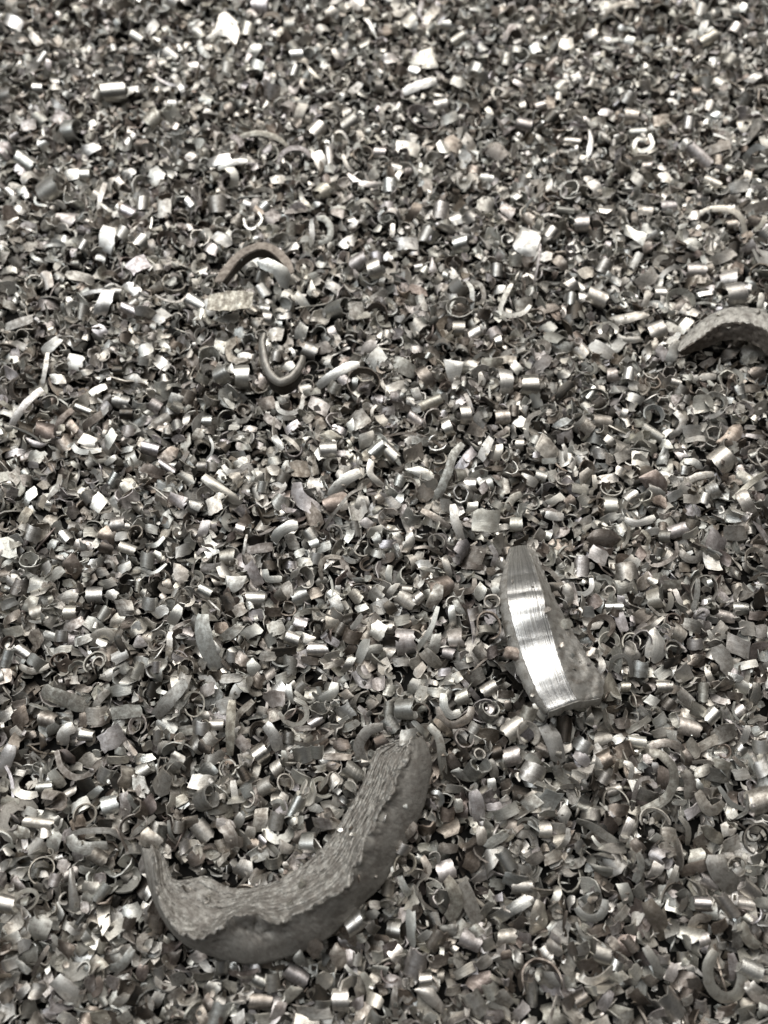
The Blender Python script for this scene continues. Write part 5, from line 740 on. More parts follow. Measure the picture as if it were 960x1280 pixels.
tile(2, 5, [
 ('p', [(310, 130), (360, 210), (355, 290), (315, 335)], 66, 'D'), ('f', 428, 250, 235, 78, -68, 0.1, 'D'), ('f', 505, 292, 110, 46, 60, 0.2, 'D'), ('f', 615, 300, 250, 62, 34, 0.5, 'B'), ('g', [(725, 300), (775, 232), (815, 260), (838, 380), (790, 410), (730, 415)], 'D'), ('c', 780, 600, 105, 130, 92, 55, 210, 180, 'N'), ('c', 738, 700, 30, 130, 92, 0, 190, 0, 'S'), ('c', 162, 552, 50, 130, 78, 0, 200, 0, 'S'), ('c', 210, 640, 30, 66, 5, 0, 200, 0, 'B'),
 ('g', [(145, 690), (235, 668), (300, 760), (300, 815), (225, 760)], 'S'), ('c', 452, 752, 44, 130, -58, 0, 200, 0, 'S'), ('c', 430, 440, 50, 110, -25, 0, 160, 0, 'S'), ('c', 50, 385, 42, 76, 0, 20, 200, 0, 'B'), ('f', 135, 380, 180, 52, 92, 0.1, 'P'), ('c', 312, 95, 50, 96, 20, 0, 150, 0, 'P'), ('p', [(150, 160), (195, 250), (265, 300)], 15, 'D'), ('f', 492, 120, 125, 46, 38, 0.3, 'P'), ('c', 610, 40, 34, 110, -60, 0, 200, 0, 'B'), ('c', 615, 430, 40, 92, 5, 0, 180, 0, 'D'), ('f', 610, 512, 44, 60, 80, 0.4, 'N'),
 ('p', [(640, 580), (625, 640), (650, 705)], 30, 'N'), ('f', 400, 592, 115, 44, 28, 0.4, 'D'), ('c', 535, 690, 34, 80, -70, 0, 210, 0, 'S'), ('f', 600, 740, 90, 100, 60, 0.3, 'D'), ('p', [(60, 670), (50, 740), (65, 830)], 32, 'D'), ('p', [(915, 290), (900, 360), (912, 430)], 18, 'N'), ('f', 672, 355, 90, 60, 30, 0.4, 'N'), ('r', 110, 60, 50, 30, 80, 60, 300, 60, 'D'), ('p', [(190, 20), (220, 80), (195, 140)], 40, 'P'), ('f', 100, 170, 110, 40, -60, 0.4, 'P'), ('r', 240, 200, 70, 20, 60, 60, 260, 60, 'D'),
 ('f', 200, 420, 90, 40, 50, 0.4, 'P'), ('c', 265, 430, 40, 110, 60, 0, 210, 0, 'N'), ('f', 320, 390, 60, 90, 80, 0.4, 'D'), ('f', 520, 460, 70, 60, 20, 0.4, 'D'), ('f', 660, 140, 130, 70, -10, 0.4, 'S'), ('c', 690, 175, 30, 110, 0, 0, 200, 0, 'S'), ('f', 790, 200, 150, 44, -15, 0.4, 'D'), ('f', 760, 30, 90, 60, 30, 0.5, 'B'), ('f', 690, 80, 90, 40, -20, 0.4, 'D'), ('f', 440, 50, 90, 90, 60, 0.4, 'N'), ('f', 850, 20, 110, 60, 20, 0.4, 'D'), ('f', 30, 480, 80, 60, 20, 0.5, 'N'), ('f', 280, 540, 110, 60, 10, 0.4, 'N'), ('f', 350, 540, 60, 40, 0, 0.4, 'D'),
 ('f', 500, 550, 80, 60, 30, 0.5, 'D'), ('r', 30, 600, 44, 24, 90, 55, 250, 200, 'N'), ('f', 110, 720, 60, 110, 20, 0.3, 'N'), ('f', 350, 690, 80, 44, 10, 0.5, 'D'), ('f', 370, 820, 60, 90, 70, 0.4, 'P'), ('f', 230, 830, 60, 60, 50, 0.4, 'P'), ('f', 550, 820, 100, 60, 0, 0.4, 'D'), ('f', 680, 800, 110, 60, 40, 0.4, 'P'), ('f', 850, 480, 60, 90, 80, 0.4, 'D'), ('f', 850, 440, 60, 60, 60, 0.5, 'P'), ('f', 930, 640, 60, 60, 20, 0.5, 'D'), ('f', 920, 750, 80, 60, 40, 0.4, 'N'), ('f', 940, 480, 50, 60, 40, 0.4, 'N'), ('c', 20, 170, 30, 90, 85, 0, 200, 0, 'D'),
 ('f', 500, 190, 110, 34, 0, 0.3, 'K'), ('f', 570, 160, 80, 60, 0, 0.5, 'D'), ('f', 700, 430, 60, 70, 80, 0.4, 'D'), ('f', 460, 390, 60, 60, 30, 0.5, 'D'),
])
tile(3, 5, [
 ('p', [(0, 275), (40, 318), (100, 325), (140, 290), (152, 235)], 42, 'P'), ('f', 250, 205, 108, 66, -70, 0.4, 'P'), ('p', [(355, 240), (395, 310), (430, 380), (445, 440)], 84, 'N'), ('c', 635, 262, 36, 84, 0, 0, 190, 0, 'B'), ('p', [(700, 10), (715, 90), (800, 190)], 104, 'D'), ('p', [(520, 110), (590, 75), (690, 50)], 58, 'N'), ('c', 662, 150, 26, 90, -28, 0, 200, 0, 'B'), ('p', [(508, 65), (480, 130), (455, 200)], 28, 'P'),
 ('c', 755, 260, 32, 130, -55, 0, 200, 0, 'B'), ('c', 845, 258, 30, 80, -10, 0, 200, 0, 'B'), ('c', 870, 190, 40, 110, -40, 0, 190, 0, 'B'), ('p', [(700, 490), (660, 560), (668, 660), (730, 722), (800, 712), (835, 640), (825, 550)], 58, 'D'), ('p', [(775, 500), (785, 570), (780, 640)], 42, 'D'), ('c', 130, 512, 46, 84, -18, 0, 200, 0, 'S'), ('p', [(0, 620), (70, 645), (140, 620), (190, 570)], 38, 'P'), ('c', 540, 520, 30, 60, 92, 0, 200, 0, 'B'),
 ('c', 460, 760, 60, 150, -55, 0, 200, 0, 'B'), ('f', 315, 735, 110, 70, -50, 0.3, 'N'), ('p', [(345, 470), (400, 560), (425, 640)], 48, 'D'), ('c', 28, 735, 34, 80, 30, 0, 220, 0, 'N'), ('c', 625, 762, 26, 60, 92, 0, 200, 0, 'B'), ('r', 490, 235, 66, 40, 60, 60, 260, 60, 'K'), ('g', [(60, 50), (120, 70), (200, 85), (255, 60), (245, 120), (150, 130), (90, 90)], 'D'), ('c', 868, 592, 44, 120, -25, 0, 200, 0, 'S'), ('f', 150, 740, 110, 60, 60, 0.4, 'S'), ('f', 65, 110, 90, 40, -70, 0.5, 'P'),
 ('p', [(310, 0), (325, 60), (295, 150)], 40, 'D'), ('f', 400, 90, 90, 60, 60, 0.5, 'P'), ('f', 320, 200, 70, 90, 50, 0.4, 'D'), ('f', 230, 310, 100, 40, 50, 0.4, 'D'), ('p', [(0, 350), (40, 420), (110, 420)], 18, 'D'), ('f', 120, 390, 110, 60, 15, 0.4, 'N'), ('f', 200, 380, 60, 50, 30, 0.5, 'D'), ('c', 268, 455, 30, 80, -50, 0, 200, 0, 'N'), ('p', [(570, 400), (600, 330), (680, 330)], 44, 'D'), ('c', 640, 440, 30, 60, 20, 0, 220, 0, 'P'), ('f', 720, 370, 90, 60, 30, 0.4, 'N'), ('f', 810, 430, 60, 90, 20, 0.4, 'D'), ('p', [(820, 350), (860, 430), (920, 470)], 60, 'D'), ('f', 900, 395, 60, 60, -40, 0.7, 'B'),
 ('f', 735, 465, 50, 40, 0, 0.7, 'P'), ('c', 440, 530, 30, 40, 90, 0, 200, 0, 'P'), ('f', 480, 600, 90, 60, 70, 0.4, 'P'), ('p', [(570, 570), (580, 620)], 40, 'P'), ('f', 590, 660, 60, 70, 20, 0.4, 'N'), ('f', 370, 640, 60, 60, 30, 0.5, 'N'), ('f', 300, 600, 70, 70, 50, 0.4, 'D'), ('f', 210, 620, 90, 60, 20, 0.3, 'D'), ('f', 80, 690, 60, 50, 0, 0.7, 'P'), ('f', 40, 480, 70, 60, 20, 0.5, 'D'), ('f', 60, 560, 110, 60, 10, 0.4, 'N'), ('f', 900, 690, 90, 60, -40, 0.5, 'S'), ('f', 940, 540, 60, 60, 30, 0.5, 'P'), ('p', [(850, 650), (900, 720), (955, 750)], 50, 'P'), ('f', 760, 790, 110, 60, 10, 0.4, 'N'),
 ('f', 860, 800, 90, 80, 30, 0.4, 'D'), ('f', 950, 800, 60, 90, 60, 0.4, 'P'), ('f', 560, 740, 60, 50, 30, 0.6, 'D'), ('f', 250, 830, 90, 70, 30, 0.4, 'D'), ('f', 940, 250, 60, 90, 60, 0.4, 'P'), ('f', 890, 90, 90, 60, 0, 0.3, 'D'), ('r', 800, 70, 50, 30, 60, 60, 300, 60, 'D'), ('f', 920, 30, 90, 60, 30, 0.3, 'D'), ('f', 540, 210, 60, 60, 30, 0.4, 'D'), ('p', [(215, 250), (235, 300), (255, 350)], 40, 'D'),
])
SPEC.sort(key=lambda q: -q[0])       # the most telling pieces come last and lie on top
# ------------------------------------------------------------------ the level the heap is filled to
from mathutils import Vector, Matrix
from mathutils import noise as mnoise

gx = X0 + (np.arange(NX) + 0.5) * CELL
gy = Y0 + (np.arange(NY) + 0.5) * CELL
GX, GY = np.meshgrid(gx, gy, indexing='ij')
TARGET = (-3.0 + 2.2 * np.sin(GX / 23 + 1.3) * np.cos(GY / 31) + 1.6 * np.sin(GX / 11 + GY / 17) * np.sin(GY / 13 + 0.6)
          + 0.5 * np.sin(GX / 5.1 - GY / 6.3))


def hollow(px, py, rad, deep):
    p = px2pt(px, py, -2)
    TARGET[:] -= deep * np.exp(-((GX - p[0]) ** 2 + (GY - p[1]) ** 2) / (2 * rad ** 2))


for a in [(185, 1120, 6, 4.5), (165, 1085, 5, 3.5), (715, 1085, 4.0, 5.0), (570, 1040, 4, 3), (540, 1020, 4, 3.5), (612, 845, 3.5, 4), (300, 1095, 5, 3),
          (405, 1180, 7, 1.5), (735, 880, 5, 2.5), (300, 480, 4, 2.5), (870, 450, 9, 2), (830, 100, 6, 3), (590, 800, 4, 2), (25, 1080, 7, 2), (100, 580, 4, 2.5),
          (800, 1130, 5, 3), (850, 1170, 4, 3), (700, 1240, 4, 3), (450, 1000, 5, 2), (150, 800, 3, 2), (370, 1040, 6, 1.0), (390, 250, 4, 2), (520, 420, 5, 2)]:
    hollow(*a)

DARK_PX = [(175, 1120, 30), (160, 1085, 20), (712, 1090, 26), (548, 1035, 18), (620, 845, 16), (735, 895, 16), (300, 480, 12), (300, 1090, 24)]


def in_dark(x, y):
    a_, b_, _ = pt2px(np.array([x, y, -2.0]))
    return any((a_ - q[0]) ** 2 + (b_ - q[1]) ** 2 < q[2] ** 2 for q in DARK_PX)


# the part of the heap worth filling: what the camera sees and a margin round it
_c = [px2pt(*p)[:2] for p in ((0, 1280), (960, 1280), (960, 0), (0, 0))]
MARG = 38.0


def in_field(x, y, marg=MARG):
    yb, yt = _c[0][1], _c[2][1]
    t = (y - yb) / (yt - yb)
    hw = _c[1][0] + t * (_c[2][0] - _c[1][0])
    return (np.abs(x) < hw + marg) & (y > yb - marg) & (y < yt + marg)


# ------------------------------------------------------------------ kinds of loose shavings for the bulk of the heap
TEMPL = []      # dict from sheet() + kind


def add_t(kind, P, t, form):
    d = sheet(P, t)
    c = d['S'].mean(0)
    d['V'] = d['V'] - c
    d['S'] = d['S'] - c
    d['kind'], d['form'] = kind, form
    TEMPL.append(d)


for i in range(60):
    r = rng.uniform(1.0, 2.5)
    arc = rng.choice([110, 150, 190, 230, 280, 330, 420], p=[.20, .26, .24, .16, .07, .03, .04])
    add_t('curled_shaving', g_curl(r, r * rng.uniform(1.0, 2.1), arc, n=max(5, int(arc / 30) + 2), m=2, cone=rng.uniform(-0.5, 0.5), spiral=(0.5 if arc > 320 else rng.uniform(0, 0.4)),
          jag=0.16, pitch=rng.normal() * 0.8, corr=rng.choice([0, 0, 0.04])), rng.uniform(0.2, 0.36),
          'tight curl' if arc > 300 else ('half-open curl' if arc > 170 else 'shallow chip'))
for i in range(26):
    r = rng.uniform(1.4, 3.4)
    arc = rng.choice([110, 160, 210, 260])
    add_t('crescent_shaving', g_arc(r, r * rng.uniform(0.45, 0.85), arc, dish=rng.uniform(0.1, 0.8), jag=0.12), rng.uniform(0.25, 0.45), 'open crescent' if arc < 200 else 'hooked crescent')
for i in range(44):
    L = rng.uniform(2.4, 5.2)
    add_t('flat_flake', g_flake(L, L * rng.uniform(0.45, 0.9), rng.uniform(0.1, 1.0), n=4, m=3, jag=0.22, twist=rng.normal() * 0.35, corr=rng.choice([0, 1.0])), rng.uniform(0.2, 0.4), 'bent flake')
for i in range(14):
    L = rng.uniform(4, 10)
    add_t('bent_strip', g_strip(L, rng.uniform(0.5, 1.1), rng.uniform(0.1, 1.0), n=7, twist=rng.normal() * 1.5), 0.3, 'thin strip')
for i in range(24):
    L = rng.uniform(1.1, 2.3)
    add_t('metal_crumb', g_flake(L, L * rng.uniform(0.5, 0.9), rng.uniform(0.2, 1.2), n=3, m=2, jag=0.35), rng.uniform(0.25, 0.5), 'crumb')
T_KIND = np.array([t['kind'] for t in TEMPL])
T_IDX = {k: np.where(T_KIND == k)[0] for k in set(T_KIND)}
# a set number of points per kind of piece keeps the dropping quick
for t in TEMPL:
    S = t['S']
    k = min(len(S), 70)
    t['SS'] = S[rng.permutation(len(S))[:k]]

PIECES = []     # placed pieces: dict(kind, form, mat, T=template or own geometry, M=3x3, loc, tint, special)


def drop(kind, x, y, mat, spread=3.0, tries=6, scale=1.0, avoid=0.0, max_z=None):
    ti = int(rng.choice(T_IDX[kind]))
    if mat == 'B' and kind in ('crescent_shaving', 'flat_flake'):
        mat = 'S' if rng.random() < 0.75 else 'B'
    t = TEMPL[ti]
    rot = rand_rot(tries) * scale
    S = np.einsum('kij,nj->kni', rot, t['SS'])
    ox = x + rng.normal(size=tries) * spread * 0.5
    oy = y + rng.normal(size=tries) * spread * 0.5
    z, ci, cj = settle(S, ox[:, None], oy[:, None])
    top = z + S[..., 2].max(1)
    cost = z + 0.5 * top
    if avoid:
        cost = cost + avoid * KEEP[ci, cj].mean(1)
    b = int(np.argmin(cost))
    if (max_z is not None and top[b] > max_z) or (avoid and KEEP[ci[b], cj[b]].mean() > 0.15):
        return False
    deposit(S[b], ox[b], oy[b], z[b])
    PIECES.append(dict(kind=kind, form=t['form'], mat=mat, ti=ti, M=rot[b], loc=np.array([ox[b], oy[b], z[b]]), tint=rng.random(), area=0))
    return True


def far_scale(y):
    return float(np.interp(y, [0, 300], [1.05, 0.84]))


def pick_mat():
    return str(rng.choice(['B', 'S', 'P', 'D', 'N', 'K'], p=[0.12, 0.25, 0.20, 0.25, 0.11, 0.07]))


def pick_kind(small=0.0):
    p = np.array([0.40, 0.11, 0.30, 0.05, 0.14 + small])
    return str(rng.choice(['curled_shaving', 'crescent_shaving', 'flat_flake', 'bent_strip', 'metal_crumb'], p=p / p.sum()))


# ------------------------------------------------------------------ footprints of the large offcuts, kept low for them
def z_poly(pts, z):
    return [px2pt(a, b, z) for a, b in pts]


Zr = lambda X, Y: (150 + X * 0.4375, 880 + Y * 0.4375)
CRES = [((112, 408), (88, 400), (64, 410)), ((128, 445), (98, 445), (70, 452)), ((150, 500), (105, 535), (88, 535)), ((200, 500), (125, 595), (110, 590)),
        ((238, 492), (165, 650), (140, 640)), ((262, 500), (235, 672), (185, 684)), ((295, 518), (300, 622), (255, 718)), ((340, 528), (370, 600), (350, 738)),
        ((400, 521), (430, 618), (432, 736)), ((462, 498), (520, 598), (522, 706)), ((530, 455), (590, 562), (612, 650)), ((600, 385), (655, 500), (692, 570)),
        ((650, 305), (695, 415), (762, 490)), ((690, 235), (742, 325), (822, 385)), ((715, 175), (775, 260), (867, 290)), ((735, 130), (800, 190), (890, 185)),
        ((775, 112), (825, 125), (878, 120)), ((815, 95), (840, 88), (858, 92))]


def lower_under(pts, z, rad=3.2):
    for q in pts:
        p = px2pt(q[0], q[1], z)
        m = ((GX - p[0]) ** 2 + (GY - p[1]) ** 2) < rad ** 2
        TARGET[m] = np.minimum(TARGET[m], z)


lower_under([Zr(*((np.array(a) + b) / 2)) for a, b, c in CRES] + [Zr(*((np.array(b) + c) / 2)) for a, b, c in CRES], -3.8, 4.2)
lower_under([(652, 700), (655, 730), (660, 760), (668, 790), (680, 820), (695, 850), (710, 875), (720, 850), (705, 820), (735, 860)], -3.2, 4.0)
lower_under([(850, 425), (860, 412), (870, 405), (890, 400), (910, 396), (930, 396), (950, 400), (975, 405)], -3.0, 4.0)

TARGET = np.maximum(TARGET, BASE_Z + 2.2)

# ------------------------------------------------------------------ fill the heap
n_try = 0
while n_try < 38000:
    n_try += 1
    x = rng.uniform(X0 + 4, X1 - 4)
    y = rng.uniform(Y0 + 4, Y1 - 4)
    if not in_field(x, y):
        continue
    i, j = int((x - X0) / CELL), int((y - Y0) / CELL)
    if H[i - 2:i + 3, j - 2:j + 3].mean() > TARGET[i, j] - 0.9:
        continue
    drop(pick_kind(), x, y, pick_mat(), tries=5, scale=rng.uniform(0.75, 1.25) * far_scale(y))
print('fill', len(PIECES), 'mean H', H[in_field(GX, GY, 0)].mean())
N_BASE = len(PIECES)
B_LOC = np.array([p['loc'] for p in PIECES])
B_TOP = np.array([(TEMPL[p['ti']]['SS'] @ p['M'].T)[:, 2].max() for p in PIECES]) + B_LOC[:, 2]
B_I, B_J = cells(B_LOC)


def press_down(S, x, y, z):
    """small shavings under a placed piece give way instead of poking through it"""
    Q = S + [x, y, z]
    i, j = cells(Q)
    i0, i1, j0, j1 = i.min(), i.max() + 1, j.min(), j.max() + 1
    W = np.full((i1 - i0 + 2, j1 - j0 + 2), 1e9)
    for di in (0, 1):
        for dj in (0, 1):
            np.minimum.at(W, (i - i0 + di, j - j0 + dj), Q[:, 2])
    m = np.where((B_I >= i0) & (B_I < i1) & (B_J >= j0) & (B_J < j1))[0]
    lim = W[B_I[m] - i0, B_J[m] - j0] - 0.25
    d = np.maximum(0, B_TOP[m] - lim)
    d[lim > 1e8] = 0
    for k, q in zip(m, d):
        if q > 0:
            PIECES[k]['loc'][2] -= q
            B_TOP[k] -= q



# ------------------------------------------------------------------ the large offcuts, each a thing with its own faces
BIG = []        # (object name, label, category, origin, [(part name, P grid, thickness, material)])


def fbm(p, s=1.0, o=3):
    v = Vector((p[0] * s, p[1] * s, p[2] * s))
    return mnoise.fractal(v, 0.7, 2.1, o, noise_basis='PERLIN_ORIGINAL')


def loft(lines, n, m):
    """lines: list of (k, 3) point rows along the piece -> (n, m, 3) grid, straight between the lines"""
    S = [smooth_path(np.array(l), n) for l in lines]
    rows = len(S)
    v = np.linspace(0, rows - 1, m)
    out = np.zeros((n, m, 3))
    for j, t in enumerate(v):
        a = min(int(t), rows - 2)
        f = t - a
        out[:, j] = S[a] * (1 - f) + S[a + 1] * f
    return out


def put_big(name, label, cat, parts):
    allp = np.concatenate([p[1].reshape(-1, 3) for p in parts])
    org = np.array([allp[:, 0].mean(), allp[:, 1].mean(), allp[:, 2].min()])
    for p in parts:
        S = refine(p[1])
        press_down(S, 0, 0, -p[2] * 0.5)
        deposit(S, 0, 0, p[2] * 0.5, keep=True)
    BIG.append((name, label, cat, org, parts))


# thick broken crescent
nC, mI = 320, 72
heights_in = np.interp(np.arange(18), [0, 2, 5, 9, 13, 17], [0.0, 0.2, 0.0, 0.0, 0.6, 1.5])
heights_cr = np.interp(np.arange(18), [0, 1, 3, 6, 9, 12, 15, 17], [1.2, 2.4, 4.0, 6.5, 7.5, 8.0, 7.0, 4.0])
heights_out = np.interp(np.arange(18), [0, 3, 6, 12, 17], [0.5, -0.5, -1.5, -1.5, 1.0])
inn = [px2pt(*Zr(*a), z) for (a, b, c), z in zip(CRES, heights_in)]
crs = [px2pt(*Zr(*b), z) for (a, b, c), z in zip(CRES, heights_cr)]
out_ = [px2pt(*Zr(*c), z) for (a, b, c), z in zip(CRES, heights_out)]
G = loft([inn, crs], nC, mI)
U = np.linspace(0, 1, nC)
for i in range(nC):
    wob = 1.5 * abs(mnoise.noise(Vector((i * 0.045, 0.3, 5.0)))) + 0.28 * mnoise.noise(Vector((i * 0.31, 2.3, 5.0))) - 0.3
    for j in range(mI):
        v = j / (mI - 1)
        p = G[i, j]
        bowl = -1.3 * math.sin(math.pi * v)
        rib = 0.15 * mnoise.noise(Vector((v * 13, i * 0.012, 1.5))) + 0.10 * mnoise.noise(Vector((v * 31, i * 0.03, 7.5)))
        rib += (0.12 + 0.25 * max(0, i / nC - 0.6)) * max(0.0, mnoise.noise(Vector((v * 22, i * 0.16, 3.5)))) * -2
        rib *= 1.3 + 2.4 * min(1.0, max(0.0, (i / nC - 0.5) * 5))
        rough = 0.16 * fbm(p, 1.1) * (0.3 + v) - 0.9 * abs(mnoise.noise(Vector(p * 0.33))) * v * v
        gouge = 0.0
        d1 = ((i / nC - 0.455) / 0.055) ** 2 + ((v - 0.93) / 0.22) ** 2
        gouge -= 1.5 * math.exp(-d1)
        d2 = ((i / nC - 0.60) / 0.05) ** 2 + ((v - 0.86) / 0.16) ** 2
        gouge += 0.5 * math.exp(-d2)
        roll = -0.35 * max(0.0, (v - 0.86) / 0.14) ** 2 + 0.10 * fbm(p + 5, 2.6) - 0.9 * abs(mnoise.noise(Vector(p * 0.7))) * max(0.0, (v - 0.6) / 0.4) + 0.45 * mnoise.cell(Vector(p * 0.55)) * max(0.0, (v - 0.66) / 0.34) + 0.16 * mnoise.cell(Vector(p * 1.3))
        p[2] += bowl + rib + rough + gouge + roll
        if j == mI - 1:
            p += np.array([wob, -wob, wob * 0.6]) * 1.4
        elif j > mI - 9:
            p += np.array([wob, -wob, wob * 0.6]) * 1.4 * (j - mI + 9) / 8
    # ragged inner rim
    if i > nC - 22:
        tg = G[nC - 1, :, :] - G[nC - 24, :, :] if i == nC - 1 else G[min(i + 1, nC - 1)] - G[i - 1]
        tg = tg / (np.linalg.norm(tg, axis=1, keepdims=True) + 1e-9)
        for j in range(mI):
            G[i, j] += tg[j] * ((i - nC + 22) / 21) ** 2 * (1.6 * mnoise.noise(Vector((j * 0.17, 5, 5))) + 0.9 * mnoise.noise(Vector((j * 0.5, 8, 5))))
    G[i, 0, :2] += 0.25 * np.array([mnoise.noise(Vector((i * 0.4, 9, 9))), mnoise.noise(Vector((i * 0.4, 4, 9)))])
crest_line = G[:, -1].copy()
_pad = np.pad(crest_line, ((15, 15), (0, 0)), mode='edge')
crest_soft = np.stack([np.convolve(_pad[:, q], np.ones(31) / 31, 'valid') for q in range(3)], 1)
mO = 26
under = [p + np.array([-1.2, 1.4, -2.6]) for p in out_]
Sout, Sund = smooth_path(np.array(out_), nC), smooth_path(np.array(under), nC)
G2 = np.zeros((nC, mO, 3))
for i in range(nC):
    for j in range(mO):
        v = j / (mO - 6) if j <= mO - 6 else 1
        if j <= mO - 6:
            wv_ = max(0.0, 1 - v * 5)
            p = (crest_line[i] * wv_ + crest_soft[i] * (1 - wv_)) * (1 - v) + Sout[i] * v
            bul = math.sin(math.pi * v) * 0.35
            p = p + np.array([0.45, -0.55, 0.7]) * bul
        else:
            f = (j - (mO - 6)) / 5
            p = Sout[i] * (1 - f) + Sund[i] * f
        if 0 < j:
            k = 0.7 * mnoise.noise(Vector(p * 0.13)) + 0.10 * fbm(p, 1.2) + 0.12 * fbm(p, 3.2)
            cav = math.exp(-((i / nC - 0.40) / 0.055) ** 2 - ((v - 0.30) / 0.22) ** 2) + 0.5 * math.exp(-((i / nC - 0.30) / 0.03) ** 2 - ((v - 0.5) / 0.25) ** 2)
            k -= cav * (1.1 + 1.6 * abs(mnoise.noise(Vector(p * 0.8))))
            k += 0.35 * (mnoise.cell(Vector(p * 0.55)) - 0.0) * max(0.0, 1 - v * 2.2)
            lip = max(0.0, 1 - abs(j - 4) / 4) * (0.7 + 1.1 * mnoise.noise(Vector((i * 0.09, 8.0, j * 0.1))))
            p = p + np.array([0.5, -0.5, 0.6]) * (k * min(1, j / 3) )
        G2[i, j] = p
put_big('crescent_offcut', 'large thick grey crescent of ribbed metal with a broken outer edge, in the lower left', 'metal offcut',
        [('ribbed_face', G, 0.3, 'crescent_face'), ('broken_edge', G2, 0.3, 'crescent_edge')])

# bright bowed offcut with brushed face
L_ = [(641, 684), (636, 704), (634, 728), (635, 752), (641, 778), (650, 810), (661, 840), (672, 866), (686, 889)]
R_ = [(656, 682), (664, 700), (671, 722), (678, 745), (682, 768), (690, 795), (699, 825), (709, 852), (721, 876)]
O_ = [(668, 684), (674, 702), (682, 724), (692, 748), (706, 775), (722, 802), (738, 828), (753, 850), (752, 872)]
E_ = [(638, 688), (633, 710), (626, 732), (627, 757), (631, 785), (640, 818), (652, 850), (666, 876), (684, 894)]
nB = 120
s9 = np.linspace(0, 1, 9)
# slope along the piece: steep, then flat places that mirror the lamp with dips between
sa = np.interp(np.linspace(0, 1, nB), [0, 0.15, 0.30, 0.385, 0.41, 0.50, 0.60, 0.68, 0.75, 0.80, 0.88, 0.94, 1.0],
               [40, 34, 24, 9, 4, -14, -15, -1, 6, 1, -14, -12, 5])
sa = np.convolve(np.pad(sa, 3, mode='edge'), np.ones(7) / 7, 'valid')
zb = 1.0 + np.concatenate([[0], np.cumsum(np.tan(np.radians(sa[:-1])) * 42.0 / nB)])
zc = np.interp(s9, np.linspace(0, 1, nB), zb)
Lp = [px2pt(a, b, z) for (a, b), z in zip(L_, zc)]
Rp = [px2pt(a, b, z - 0.2) for (a, b), z in zip(R_, zc)]
Op = [px2pt(a, b, z) for (a, b), z in zip(O_, np.interp(s9, [0, 0.3, 1], [1, 3.4, 2.2]))]
Ep = [px2pt(a, b, z) for (a, b), z in zip(E_, zc - 2.6)]
band = loft([Lp, Rp], nB, 44)
for i in range(nB):
    s = i / (nB - 1)
    for j in range(44):
        v = j / 43
        band[i, j, 2] += zb[i] - np.interp(s, s9, zc) + 0.35 * math.sin(math.pi * v) + 0.035 * mnoise.noise(Vector((v * 30, s * 1.5, 3))) + 0.02 * mnoise.noise(Vector((v * 60, s * 2, 8))) + 0.16 * mnoise.noise(Vector((v * 2.2, s * 7, 8)))
        if j in (0, 43):
            band[i, j, 0] += 0.22 * mnoise.noise(Vector((i * 0.5, j, 2)))
flange = np.zeros((nB, 20, 3))
fO = smooth_path(np.array(Op), nB)
torn = np.zeros((nB, 8, 3))
fE = smooth_path(np.array(Ep), nB)
for i in range(nB):
    for j in range(20):
        v = j / 19
        p = band[i, -1] * (1 - v) + fO[i] * v
        dip = -0.25 * math.sin(math.pi * min(1, v * 1.15)) * min(1, np.linalg.norm(band[i, -1] - fO[i]) / 4)
        k = (0.32 * fbm(p, 0.35) + 0.10 * fbm(p + 9, 2.2) - 0.5 * math.exp(-((i / nB - 0.78) / 0.05) ** 2 - ((v - 0.45) / 0.2) ** 2)) * (0 if j == 0 else 1)
        flange[i, j] = p + [0.15 * k, 0, dip + k]
    for j in range(8):
        v = j / 7
        p = band[i, 0] * (1 - v) + fE[i] * v
        k = 0.5 * fbm(p + 3, 1.0) * (0 if j == 0 else 1)
        torn[i, j] = p + [-0.5 * math.sin(math.pi * v) + k * 0.6, 0, 0.5 * k]
flange[:, -1, :2] += np.array([[0.5 * mnoise.noise(Vector((i * 0.3, 1, 2))), 0.5 * mnoise.noise(Vector((i * 0.3, 7, 2)))] for i in range(nB)])
endc = np.stack([np.concatenate([band[-1, ::4], flange[-1, 1::3]]), np.concatenate([band[-1, ::4], flange[-1, 1::3]]) + np.array([0.2, -0.7, -1.6]),
                 np.concatenate([band[-1, ::4], flange[-1, 1::3]]) + np.array([0.1, -0.4, -4.0])], 1)
endc[:, 1:] += rng.normal(size=endc[:, 1:].shape) * 0.25
put_big('polished_offcut', 'long bright offcut with a brushed mirror-like curved face and a rough torn side', 'metal offcut',
        [('polished_face', band, 0.5, 'polished'), ('torn_flange', flange, 0.6, 'torn'), ('torn_rim', torn, 0.5, 'torn'), ('torn_end', endc, 0.5, 'torn')])

# dusty curved bar half buried at the right border
Q = lambda X, Y: (700 + X * 0.28125, 260 + Y * 0.28125)
up_ = [Q(520, 610), Q(620, 510), Q(700, 462), Q(780, 443), Q(870, 448), Q(960, 470), Q(1060, 520), Q(1120, 590)]
lo_ = [Q(525, 640), Q(625, 575), Q(710, 520), Q(790, 510), Q(860, 522), Q(930, 560), Q(1000, 620), Q(1050, 690)]
dn_ = [Q(540, 655), Q(640, 622), Q(720, 590), Q(790, 585), Q(850, 600), Q(905, 635), Q(960, 700), Q(1000, 760)]
zz = np.interp(np.arange(8), [0, 1, 3, 7], [0.2, 1.6, 2.8, 2.2])
A_ = loft([[px2pt(*p, z) for p, z in zip(up_, zz - 0.6)], [px2pt(*p, z) for p, z in zip(lo_, zz)]], 80, 12)
B_ = loft([[px2pt(*p, z) for p, z in zip(lo_, zz)], [px2pt(*p, z) for p, z in zip(dn_, zz - 4.2)]], 80, 10)
